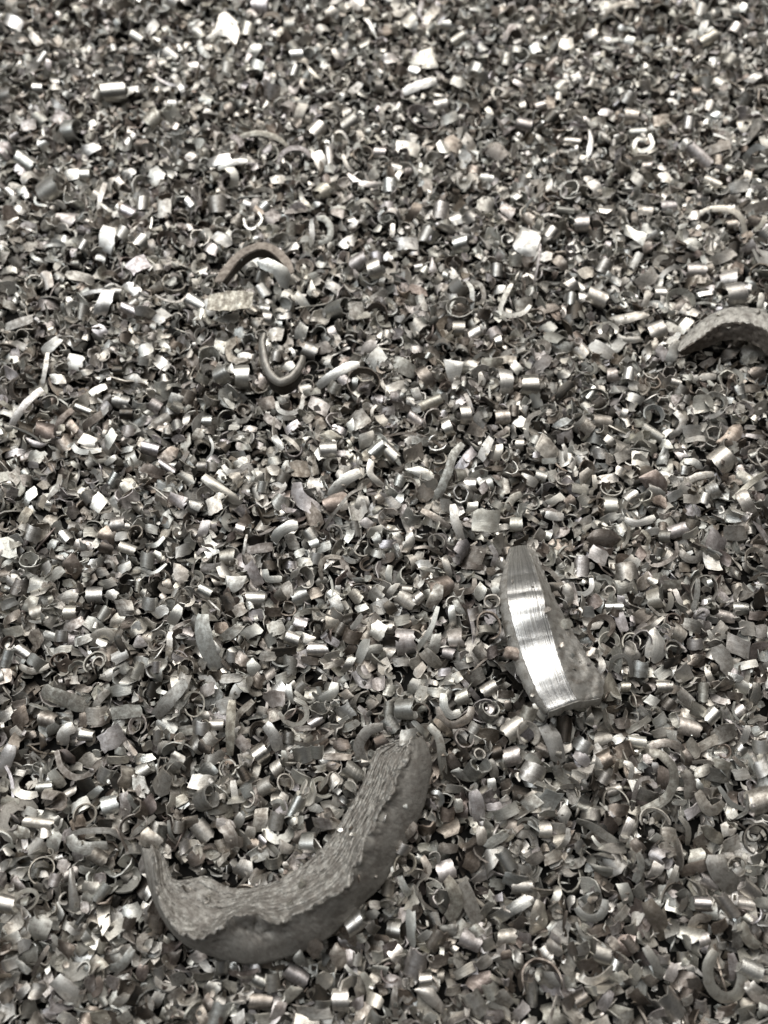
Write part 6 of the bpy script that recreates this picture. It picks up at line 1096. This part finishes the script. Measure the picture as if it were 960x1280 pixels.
for i in range(80):
    for j in range(12):
        A_[i, j, 2] += 0.35 * math.sin(math.pi * j / 11) + 0.40 * fbm(A_[i, j], 0.9)
    jag_ = 0.45 * mnoise.noise(Vector((i * 0.45, 3, 1)))
    A_[i, -1, 1] += jag_
    B_[i, 0] = A_[i, -1]
    for j in range(1, 10):
        B_[i, j] += np.array([0.1, -0.5, 0.3]) * fbm(B_[i, j], 1.1)
put_big('curved_bar_offcut', 'dusty grey curved bar half buried at the right border of the heap', 'metal offcut',
        [('top_face', A_, 0.5, 'crescent_face'), ('broken_edge', B_, 0.5, 'torn_dark')])

# half ring standing in the heap, upper left
T1 = lambda X, Y: (240 + X / 4, 213 + Y / 4)
o_ = [T1(108, 560), T1(150, 495), T1(210, 425), T1(270, 385), T1(340, 362), T1(400, 372), T1(455, 410), T1(495, 455), T1(512, 510)]
i_ = [T1(150, 560), T1(185, 515), T1(228, 458), T1(275, 420), T1(335, 395), T1(385, 405), T1(430, 440), T1(462, 480), T1(492, 520)]
w_ = [T1(175, 570), T1(208, 528), T1(250, 485), T1(290, 452), T1(335, 432), T1(375, 440), T1(412, 465), T1(440, 500), T1(475, 530)]
za = np.interp(np.arange(9), [0, 4, 8], [2.0, 5.5, 2.5])
A_ = loft([[px2pt(*p, z) for p, z in zip(o_, za)], [px2pt(*p, z) for p, z in zip(i_, za - 0.2)]], 60, 6)
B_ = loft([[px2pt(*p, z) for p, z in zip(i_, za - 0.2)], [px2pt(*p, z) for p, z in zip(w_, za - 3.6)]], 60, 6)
for g_ in (A_, B_):
    for i in range(60):
        for j in range(1, 6):
            g_[i, j, 2] += 0.12 * fbm(g_[i, j], 1.5)
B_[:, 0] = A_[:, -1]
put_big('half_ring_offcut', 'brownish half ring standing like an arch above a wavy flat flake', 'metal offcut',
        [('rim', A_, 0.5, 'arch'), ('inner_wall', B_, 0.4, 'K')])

# hook
T2 = lambda X, Y: (240 + X / 4, 426 + Y / 4)
h_ = [T2(362, -35), T2(352, 10), T2(358, 60), T2(372, 125), T2(400, 175), T2(440, 205), T2(485, 190), T2(520, 155), T2(545, 110), T2(552, 78)]
zh = np.interp(np.arange(10), [0, 4, 9], [4.5, 2.8, 3.8])
hp = smooth_path(np.array([px2pt(*p, z) for p, z in zip(h_, zh)]), 60)
ring_ = np.zeros((60, 9, 3))
for i in range(60):
    tg = hp[min(i + 1, 59)] - hp[max(i - 1, 0)]
    tg /= np.linalg.norm(tg)
    sd = np.cross(tg, [0, 0, 1.0])
    sd /= np.linalg.norm(sd)
    upv = np.cross(sd, tg)
    rad = 1.0 * (1 - 0.35 * abs(i / 30 - 1) ** 3)
    for j in range(9):
        a = math.pi * (j / 8) * 1.5 - 0.25 * math.pi
        rr = rad * (1 + 0.22 * math.cos(3 * a + 0.6) + 0.22 * mnoise.noise(Vector((i * 0.22, j * 0.8, 4))))
        ring_[i, j] = hp[i] + sd * math.cos(a) * rr + upv * math.sin(a) * rr
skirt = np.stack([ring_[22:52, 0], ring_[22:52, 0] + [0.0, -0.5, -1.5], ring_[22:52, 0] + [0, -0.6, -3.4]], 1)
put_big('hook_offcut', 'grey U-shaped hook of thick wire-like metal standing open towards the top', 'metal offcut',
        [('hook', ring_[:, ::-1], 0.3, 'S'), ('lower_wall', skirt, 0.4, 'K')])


# ------------------------------------------------------------------ the recognised pieces
def basis_curl(A, t, phi):
    A, t, phi = R(A), R(t), R(phi)
    a = np.array([math.cos(A) * math.cos(t), math.sin(A) * math.cos(t), math.sin(t)])
    b = np.array([-math.sin(A), math.cos(A), 0.0])
    c = np.cross(a, b)
    c2 = c * math.cos(phi) + b * math.sin(phi)
    b2 = b * math.cos(phi) - c * math.sin(phi)
    return np.stack([a, b2, c2], 1)


def euler(ax, ay):
    ax, ay = R(ax), R(ay)
    Rx = np.array([[1, 0, 0], [0, math.cos(ax), -math.sin(ax)], [0, math.sin(ax), math.cos(ax)]])
    Ry = np.array([[math.cos(ay), 0, math.sin(ay)], [0, 1, 0], [-math.sin(ay), 0, math.cos(ay)]])
    return Rx @ Ry


def outline_grid(pts, n=7, m=4):
    p = np.array(pts, float)
    c = p.mean(0)
    q = p - c
    w, v = np.linalg.eigh(q.T @ q)
    ax, ay = v[:, 1], v[:, 0]
    a, b = q @ ax, q @ ay
    k = len(p)
    P = np.zeros((n, m, 2))
    span = a.max() - a.min()
    for i, u in enumerate(np.linspace(a.min() + 0.02 * span, a.max() - 0.02 * span, n)):
        ys = []
        for s in range(k):
            e = (s + 1) % k
            if (a[s] - u) * (a[e] - u) <= 0 and a[s] != a[e]:
                f = (u - a[s]) / (a[e] - a[s])
                ys.append(b[s] + f * (b[e] - b[s]))
        if len(ys) < 2:
            ys = [0, 0.05]
        lo, hi = min(ys), max(ys)
        for j in range(m):
            P[i, j] = c + ax * u + ay * (lo + (hi - lo) * j / (m - 1))
    return P


CR, UPV, BK = V_RIGHT, V_UP, V_BACK
VIEW = np.stack([CR, UPV, BK], 1)
g2 = np.random.default_rng(21)
KINDN = {'c': 'curled_shaving', 'r': 'ring_shaving', 'f': 'flat_flake', 'g': 'flat_flake', 'w': 'flat_flake', 'p': 'bent_strip'}
for (_rank, ox, oy, it) in SPEC:
    kd = it[0]
    cen_fix = True
    if kd in 'crfw':
        cx, cy = ox + it[1] / 4, oy + it[2] / 4
    else:
        a = np.array(it[1], float)
        cx, cy = ox + a[:, 0].mean() / 4, oy + a[:, 1].mean() / 4
    if _rank > 4 and any((cx - q[0]) ** 2 + (cy - q[1]) ** 2 < q[2] ** 2 for q in DARK_PX):
        continue
    s = mmpx(cx, cy, 0.5) / 4
    mat = it[-1]
    tilt = euler(g2.normal() * 9, g2.normal() * 9)
    t = g2.uniform(0.24, 0.36)
    form = ''
    if kd == 'c':
        _, _, _, r, w, A, tl, arc, ph, _ = it
        n = max(7, int(arc / 19) + 2)
        P = g_curl(r * s, w * s, arc, n=n, m=3, cone=g2.uniform(-0.18, 0.18), spiral=(0.35 if arc > 300 else 0.08), jag=0.07, corr=g2.choice([0, 0, 0.012]), g=g2)
        P = P @ basis_curl(A, tl + g2.normal() * 5, ph).T
        form = 'tight curl' if arc > 270 else ('half-open curl' if arc > 170 else 'shallow chip')
        cxy = (P[..., :2].reshape(-1, 2).max(0) + P[..., :2].reshape(-1, 2).min(0)) / 2
        P[..., :2] -= cxy
        P[..., 2] -= P[..., 2].mean()
        form = ('wide ' if w > r * 2.4 else '') + form
    elif kd == 'r':
        _, _, _, r, w, A, tl, arc, dr, _ = it
        arc = min(arc, g2.uniform(285, 335))
        P = g_curl(r * s, w * s * 0.8, arc, n=max(12, int(arc / 15)), m=2, cone=g2.uniform(-0.1, 0.4), spiral=g2.uniform(0.05, 0.35), jag=0.14, g=g2)
        P = P @ basis_curl(A, tl, A + 180 - dr).T
        form = 'closed ring' if arc > 310 else 'open ring'
    elif kd == 'w':
        _, _, _, L, W, A, bend, _ = it
        P = g_flake(L * s, W * s, bend, n=22, m=4, jag=0.02, g=g2)
        for i in range(22):
            P[i, :, 2] += 0.28 * math.sin(i * 0.9) * (0.4 + 0.6 * (i > 4))
        c_, s_ = math.cos(R(A)), math.sin(R(A))
        P = P @ np.array([[c_, s_, 0], [-s_, c_, 0], [0, 0, 1]]) @ euler(-10, 0).T
        form = 'wavy flake'
    elif kd == 'f':
        _, _, _, L, W, A, bend, _ = it
        P = g_flake(L * s, W * s, bend, n=6, m=4, jag=0.10, twist=g2.normal() * 0.18, g=g2)
        c_, s_ = math.cos(R(A)), math.sin(R(A))
        P = P @ np.array([[c_, s_, 0], [-s_, c_, 0], [0, 0, 1]]) @ tilt.T
        form = 'long flake' if L > W * 1.7 else ('squarish flake' if L < W * 1.3 else 'oblong flake')
    elif kd == 'g':
        q = outline_grid([((x - a[:, 0].mean()) * s, -(y - a[:, 1].mean()) * s) for x, y in it[1]])
        P = np.zeros(q.shape[:2] + (3,))
        P[..., :2] = q
        n_, m_ = q.shape[:2]
        uu, vv = np.meshgrid(np.linspace(-1, 1, n_), np.linspace(-1, 1, m_), indexing='ij')
        ext = np.ptp(q.reshape(-1, 2), axis=0).max()
        P[..., 2] = -0.07 * ext * uu ** 2 - 0.05 * ext * vv ** 2 + g2.normal(size=uu.shape) * 0.02 * ext
        P = P @ tilt.T
        form = 'irregular flake'
    else:
        W = it[2] * s
        pts = np.stack([(a[:, 0] - a[:, 0].mean()) * s, -(a[:, 1] - a[:, 1].mean()) * s], 1)
        ln = np.linalg.norm(np.diff(pts, axis=0), axis=1).sum()
        n = int(min(28, max(8, ln / 1.0)))
        c = smooth_path(pts, n)
        m_ = 3 if W > 1.6 else 2
        P = np.zeros((n, m_, 3))
        tw = g2.normal() * 0.35
        z_ = (g2.uniform(0.02, 0.10)) * ln
        for i in range(n):
            u = i / (n - 1)
            d = c[min(i + 1, n - 1)] - c[max(i - 1, 0)]
            d /= np.linalg.norm(d) + 1e-9
            nr = np.array([-d[1], d[0]])
            an = tw * (u - 0.5) * 2 + 0.12 * math.sin(6 * u + tw * 9)
            wk = W * (1 - 0.30 * abs(2 * u - 1) ** 4)
            for j in range(m_):
                o = (j / (m_ - 1) - 0.5) * wk * (1 + g2.normal() * 0.06)
                P[i, j, :2] = c[i] + nr * o * math.cos(an)
                P[i, j, 2] = o * math.sin(an) - z_ * (2 * u - 1) ** 2 + (0.12 * W if (m_ == 3 and j == 1) else 0)
        t = max(t, min(0.5, W * 0.25))
        form = 'broad curved strip' if W > 2.2 else 'narrow bent strip'
    if kd == 'g' and (cx, cy) == (cx, cy) and it[1][0] == (445, 0):
        t = 3.0
    Pw = P @ VIEW.T
    S = refine(Pw)
    z = 0.5
    for _ in range(3):
        p0 = px2pt(cx, cy, z)
        z = float(settle(S, p0[0], p0[1], sink=(0.10 if _rank < 3 else 0.2))[0])
    p0 = px2pt(cx, cy, z)
    press_down(S, p0[0], p0[1], z)
    deposit(S, p0[0], p0[1], z, keep=True)
    d = sheet(Pw, t)
    PIECES.append(dict(kind=KINDN[kd], form=form, mat=mat, own=d, M=np.eye(3), loc=p0, tint=g2.random(), special=True, px=(cx, cy), size=1))

# the thick block beside the bright offcut
blk = outline_grid([((x - 507) * mmpx(605, 650) / 4, -(y - 50) * mmpx(605, 650) / 4) for x, y in [(445, -5), (570, 0), (566, 108), (440, 104)]], n=6, m=6)
Pb = np.zeros((6, 6, 3))
Pb[..., :2] = blk
Pb[..., 2] = g2.normal(size=(6, 6)) * 0.14
Pb[..., 2] -= np.maximum(0, Pb[..., 0] - 1.0) * 0.8
Pb = Pb @ VIEW.T
p0 = px2pt(606, 651, 3.0)
deposit(refine(Pb), p0[0], p0[1], 3.8, keep=True)
PIECES.append(dict(kind='flat_flake', form='thick block', mat='P', own=sheet(Pb, 2.6, taper=False), M=np.eye(3), loc=p0, tint=0.4, special=True, px=(606, 651), size=1))
print('special', len(PIECES) - N_BASE, 'mean H', H[in_field(GX, GY, 0)].mean())

# ------------------------------------------------------------------ small shavings that settled in the low places between them
for k in range(9500):
    x = rng.uniform(X0 + 4, X1 - 4)
    y = rng.uniform(Y0 + 4, Y1 - 4)
    if not in_field(x, y, 16):
        continue
    i, j = int((x - X0) / CELL), int((y - Y0) / CELL)
    if H[i - 2:i + 3, j - 2:j + 3].mean() > TARGET[i, j] + 1.5:
        continue
    inside = in_field(x, y, -2)
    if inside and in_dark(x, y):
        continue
    drop(pick_kind(0.12), x, y, pick_mat(), tries=8, spread=2.2, scale=far_scale(y) * rng.uniform(0.45, 0.85) if inside else rng.uniform(0.9, 1.4), avoid=12.0, max_z=TARGET[i, j] + 5.5)
print('all', len(PIECES), 'mean H', H[in_field(GX, GY, 0)].mean())

# ------------------------------------------------------------------ crumbs sprinkled over everything
for k in range(5200):
    x = rng.uniform(X0 + 4, X1 - 4)
    y = rng.uniform(Y0 + 4, Y1 - 4)
    if not in_field(x, y, 4):
        continue
    kind = 'metal_crumb' if rng.random() < 0.8 else 'curled_shaving'
    drop(kind, x, y, pick_mat(), tries=5, spread=3.0, scale=rng.uniform(0.4, 0.85) * far_scale(y) * (1.0 if kind == 'metal_crumb' else 0.6))
print('with crumbs', len(PIECES))
# ------------------------------------------------------------------ how large each piece shows in the photograph
BW, BH = 480, 640
zbuf = np.full(BW * BH, 1e9)
owner = np.full(BW * BH, -1, np.int64)
xs, ys, ds, os_ = [], [], [], []


def to_buf(P, oid):
    q = P - CAM
    dep = -(q @ V_BACK)
    x = (480 + FPX * (q @ V_RIGHT) / dep) * 0.5
    y = (640 - FPX * (q @ V_UP) / dep) * 0.5
    for dx in (0, 1):
        for dy in (0, 1):
            xs.append((x + dx - 0.5).astype(int)); ys.append((y + dy - 0.5).astype(int)); ds.append(dep); os_.append(np.full(len(dep), oid))


for k, p in enumerate(PIECES):
    if 'own' in p:
        to_buf(p['own']['S'] + p['loc'], k)
    else:
        to_buf(TEMPL[p['ti']]['S'] @ p['M'].T + p['loc'], k)
for b in BIG:
    for part in b[4]:
        to_buf(refine(part[1], 0.3), -1)
xs, ys, ds, os_ = map(np.concatenate, (xs, ys, ds, os_))
ok = (xs >= 0) & (xs < BW) & (ys >= 0) & (ys < BH)
idx = ys[ok] * BW + xs[ok]
dd, oo = ds[ok], os_[ok]
order = np.argsort(-dd, kind='stable')
owner[idx[order]] = oo[order]
cnt = np.bincount(owner[owner >= 0], minlength=len(PIECES))
for k, p in enumerate(PIECES):
    p['area'] = int(cnt[k])
    if 'px' not in p:
        a, b, _ = pt2px(p['loc'])
        p['px'] = (a, b)
LIMIT = {'curled_shaving': 300, 'ring_shaving': 200, 'flat_flake': 300, 'bent_strip': 290, 'crescent_shaving': 160, 'metal_crumb': 0}
single = set()
for kind, lim in LIMIT.items():
    ks = [k for k, p in enumerate(PIECES) if p['kind'] == kind and p['area'] > 14]
    ks.sort(key=lambda k: -PIECES[k]['area'])
    single.update(ks[:lim])

# ------------------------------------------------------------------ writing them out
FIN = {'B': 'shiny', 'S': 'satin', 'P': 'pale', 'D': 'dull', 'N': 'brown-stained', 'K': 'dark'}
LAND = [((360, 1110), 'the large thick crescent'), ((680, 800), 'the long polished offcut'), ((920, 400), 'the half buried curved bar'), ((315, 325), 'the brown half ring arch'),
        ((350, 450), 'the U-shaped hook'), ((657, 300), 'the bright square flake'), ((287, 377), 'the wavy flat flake'), ((285, 30), 'the star-like torn flake'),
        ((525, 150), 'the tall oval ring'), ((367, 205), 'the dished washer crescent'), ((850, 378), 'the round empty ring'), ((743, 500), 'the ring with a curled tab'),
        ((605, 648), 'the thick rectangular block'), ((262, 810), 'the long serrated strip'), ((380, 635), 'the pale arc strip'), ((557, 595), 'the long dull strip'),
        ((90, 710), 'the brown square flake'), ((30, 500), 'the long narrow pale strip'), ((880, 735), 'the large thin ring'), ((690, 680), 'the bright cone-shaped chip'),
        ((375, 725), 'the open tube curl'), ((455, 480), 'the dark open cup'), ((700, 480), 'the two bright barrel curls'), ((800, 985), 'the large hook strip'),
        ((670, 1210), 'the big hollow curl'), ((912, 1215), 'the big U curl'), ((640, 1145), 'the bright corrugated strip'), ((95, 960), 'the bent V curl'),
        ((45, 1010), 'the dark jagged slab'), ((140, 1060), 'the wide loop'), ((260, 1000), 'the spiral tube'), ((905, 1060), 'the large dark ring'),
        ((140, 340), 'the smooth oval plate'), ((540, 70), 'the dull triangular plate'), ((565, 183), 'the brown square plate'), ((300, 620), 'the long flat strip'),
        ((770, 690), 'the kidney-shaped flake'), ((90, 1120), 'the upright spike'), ((45, 232), 'the wide curled plate'), ((775, 20), 'the tall open curl'),
        ((700, 590), 'the dark triangular flake'), ((595, 960), 'the slanted tube'), ((565, 1045), 'the pale U strip'), ((900, 560), 'the wide ribbed curl')]
OWNLAB = {(657, 299): 'large bright square flake standing almost flat to view, upper right',
          (606, 651): 'thick rough rectangular block of grey metal beside the top of the long polished offcut'}
taken = {}


def describe(p):
    x, y = p['px']
    l = min(LAND, key=lambda q: (q[0][0] - x) ** 2 + ((q[0][1] - y) * 1.0) ** 2)
    dx, dy = x - l[0][0], l[0][1] - y
    d = math.hypot(dx, dy)
    ang = math.degrees(math.atan2(dy, dx)) % 360
    dirs = ['right of', 'upper right of', 'above', 'upper left of', 'left of', 'lower left of', 'below', 'lower right of']
    where = dirs[int((ang + 22.5) // 45) % 8]
    far = 'at' if d < 16 else ('just' if d < 48 else ('some way' if d < 85 else 'far'))
    if far == 'at':
        return f"{FIN[p['mat']]} {p['form']} right at {l[1]}"
    return f"{FIN[p['mat']]} {p['form']} {far} {where} {l[1]}"


GRP = {'curled_shaving': 'curled metal shavings in the heap', 'ring_shaving': 'ring-shaped metal shavings in the heap', 'flat_flake': 'flat metal flakes in the heap',
       'bent_strip': 'bent metal strips in the heap', 'crescent_shaving': 'crescent metal shavings in the heap'}
CATS = {'curled_shaving': 'metal curl', 'ring_shaving': 'metal ring', 'flat_flake': 'metal flake', 'bent_strip': 'metal strip', 'crescent_shaving': 'metal crescent'}
byl = {}
for k in sorted(single):
    byl.setdefault(describe(PIECES[k]), []).append(k)
LABEL = {}
for lab, ks in byl.items():
    if len(ks) == 1:
        LABEL[ks[0]] = lab
        continue
    xsp = max(PIECES[k]['px'][0] for k in ks) - min(PIECES[k]['px'][0] for k in ks)
    ysp = max(PIECES[k]['px'][1] for k in ks) - min(PIECES[k]['px'][1] for k in ks)
    ax = 0 if xsp >= ysp else 1
    ks = sorted(ks, key=lambda k: PIECES[k]['px'][ax])
    nm = {2: (['left', 'right'], ['upper', 'lower']), 3: (['leftmost', 'middle', 'rightmost'], ['topmost', 'middle', 'lowest'])}
    if len(ks) in nm:
        for k, w in zip(ks, nm[len(ks)][ax]):
            LABEL[k] = f"{w} {lab}"
    else:
        ord_ = ['first', 'second', 'third', 'fourth', 'fifth', 'sixth', 'seventh', 'eighth', 'ninth', 'tenth']
        for q, k in enumerate(ks):
            LABEL[k] = f"{ord_[min(q, 9)]} {'leftmost' if ax == 0 else 'topmost'} {lab}"
for (x, y), lab in OWNLAB.items():
    ks = [k for k in single if PIECES[k].get('special') and abs(PIECES[k]['px'][0] - x) < 5 and abs(PIECES[k]['px'][1] - y) < 5]
    if ks:
        LABEL[max(ks, key=lambda k: PIECES[k]['area'])] = lab

TMESH = {}
for k in sorted(single):
    p = PIECES[k]
    if 'own' in p:
        d = p['own']
        me = make_mesh(p['kind'], d['V'], d['F'], d['side'], d['uv'])
        M = Matrix.Identity(3)
    else:
        if p['ti'] not in TMESH:
            d = TEMPL[p['ti']]
            TMESH[p['ti']] = make_mesh(p['kind'], d['V'], d['F'], d['side'], d['uv'])
        me = TMESH[p['ti']]
        M = Matrix([list(map(float, r)) for r in p['M']])
    o = bpy.data.objects.new(p['kind'], me)
    col.objects.link(o)
    o.matrix_world = Matrix.Translation(Vector(p['loc'] * MM)) @ M.to_4x4()
    o.material_slots[0].link = 'OBJECT'
    o.material_slots[0].material = MATS[p['mat']]
    o['label'] = LABEL[k]
    o['category'] = CATS[p['kind']]
    o['group'] = GRP[p['kind']]

# the rest of each kind, past what can be told apart
REST = {'curled_shaving': ('small_curls', 'countless small curled metal shavings filling the heap between the larger ones', 'metal shavings'),
        'flat_flake': ('small_flakes', 'countless small flat metal flakes filling the heap', 'metal flakes'),
        'bent_strip': ('small_slivers', 'countless thin slivers of metal scattered through the heap', 'metal slivers'),
        'ring_shaving': ('small_rings', 'countless small metal rings mixed through the heap', 'metal rings'),
        'crescent_shaving': ('small_crescents', 'countless small crescent metal shavings mixed through the heap', 'metal crescents'),
        'metal_crumb': ('metal_crumbs', 'countless crumbs and splinters of metal between the shavings', 'metal crumbs')}
tri = 0
for kind, (nm_, lab, cat) in REST.items():
    Vs, Fs, Ss, Us, Ts, Ms = [], [], [], [], [], []
    off = 0
    for k, p in enumerate(PIECES):
        if p['kind'] != kind or k in single:
            continue
        d = p['own'] if 'own' in p else TEMPL[p['ti']]
        V = (d['V'] @ p['M'].T + p['loc']) if 'own' not in p else d['V'] + p['loc']
        Vs.append(V); Fs.append(d['F'] + off); Ss.append(d['side']); Us.append(d['uv'])
        Ts.append(np.full(len(V), p['tint'])); Ms.append(np.full(len(d['F']), MAT_KEYS.index(p['mat'])))
        off += len(V)
    if not Vs:
        continue
    me = make_mesh(nm_, np.concatenate(Vs), np.concatenate(Fs), np.concatenate(Ss), np.concatenate(Us), np.concatenate(Ts), np.concatenate(Ms), MAT_LIST)
    tri += sum(len(f) for f in Fs) * 2
    o = bpy.data.objects.new(nm_, me)
    col.objects.link(o)
    o['kind'] = 'stuff'
    o['label'] = lab
    o['category'] = cat
print('individual', len(single), 'stuff tris', tri)

# the large offcuts
BIGM = {'crescent_face': metal('dusty_ribbed_steel', (0.36, 0.35, 0.325), (0.20, 0.19, 0.175), 0.38, 0.88, 0.15, stri=0.7, tintvar=0.05, hues=False, blot=0.5, lines=0.3, pits=0.75, grit=0.8),
        'crescent_edge': metal('shaded_broken_steel', (0.26, 0.25, 0.23), (0.15, 0.142, 0.13), 0.40, 0.85, 0.1, stri=0.2, tintvar=0.05, hues=False, blot=0.5, lines=0.1, grit=1.3),  # darker than the face: shade of the outer side is in the colour
        'polished': metal('brushed_bright_steel', (0.58, 0.58, 0.57), (0.44, 0.43, 0.41), 0.36, 1.0, 0.0, outer_rough=0.1, stri=2.2, tintvar=0.03, hues=False, streak=0.25),
        'torn': metal('torn_steel', (0.44, 0.43, 0.405), (0.26, 0.24, 0.21), 0.46, 0.8, 0.25, stri=0.3, tintvar=0.05, hues=False, blot=0.5, grit=1.0, lines=0.2),
        'torn_dark': metal('torn_dark_steel', (0.18, 0.16, 0.14), (0.08, 0.065, 0.055), 0.36, 0.8, 0.45, stri=0.3, tintvar=0.05, hues=False),
        'arch': metal('browned_steel', (0.22, 0.195, 0.17), (0.11, 0.09, 0.075), 0.42, 0.85, 0.3, stri=0.5, tintvar=0.05, hues=False),
        'B': MATS['B'], 'N': MATS['N'], 'K': MATS['K'], 'S': MATS['S']}
for name, label, cat, org, parts in BIG:
    e = bpy.data.objects.new(name, None)
    e.empty_display_size = 0.005
    col.objects.link(e)
    e.location = org * MM
    e['label'] = label
    e['category'] = cat
    for pn, P, t, mk in parts:
        d = sheet(P - org, t)
        me = make_mesh(pn, d['V'], d['F'], d['side'], d['uv'], mats=[BIGM[mk]])
        o = bpy.data.objects.new(pn, me)
        col.objects.link(o)
        o.parent = e

# ------------------------------------------------------------------ the dark floor under the heap; its near-black colour paints in the gaps' shade
n = 60
u = np.linspace(-1, 1, n)
Pg = np.zeros((n, n, 3))
for i in range(n):
    for j in range(n):
        x, y = 900 * u[i] * abs(u[i]), 150 + 900 * u[j] * abs(u[j])
        Pg[i, j] = (x, y, BASE_Z - 0.6 + 0.5 * mnoise.noise(Vector((x * 0.03, y * 0.03, 0))))
d = sheet(Pg, 1.0, taper=False)
fl = bpy.data.materials.new('oily_gap_shade_floor')
fl.use_nodes = True
nt = fl.node_tree
bs = nt.nodes['Principled BSDF']
tc = nt.nodes.new('ShaderNodeTexCoord')
nz = nt.nodes.new('ShaderNodeTexNoise')
nz.inputs['Scale'].default_value = 400
nz.inputs['Detail'].default_value = 6
rp = nt.nodes.new('ShaderNodeValToRGB')
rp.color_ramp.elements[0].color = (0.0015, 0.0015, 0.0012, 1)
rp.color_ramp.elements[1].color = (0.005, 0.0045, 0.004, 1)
nt.links.new(tc.outputs['Object'], nz.inputs['Vector'])
nt.links.new(nz.outputs['Fac'], rp.inputs[0])
nt.links.new(rp.outputs[0], bs.inputs['Base Color'])
bs.inputs['Roughness'].default_value = 0.6
bs.inputs['Specular IOR Level'].default_value = 0.05
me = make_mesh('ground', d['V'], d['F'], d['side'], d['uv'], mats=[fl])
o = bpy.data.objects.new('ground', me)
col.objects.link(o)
o['kind'] = 'structure'
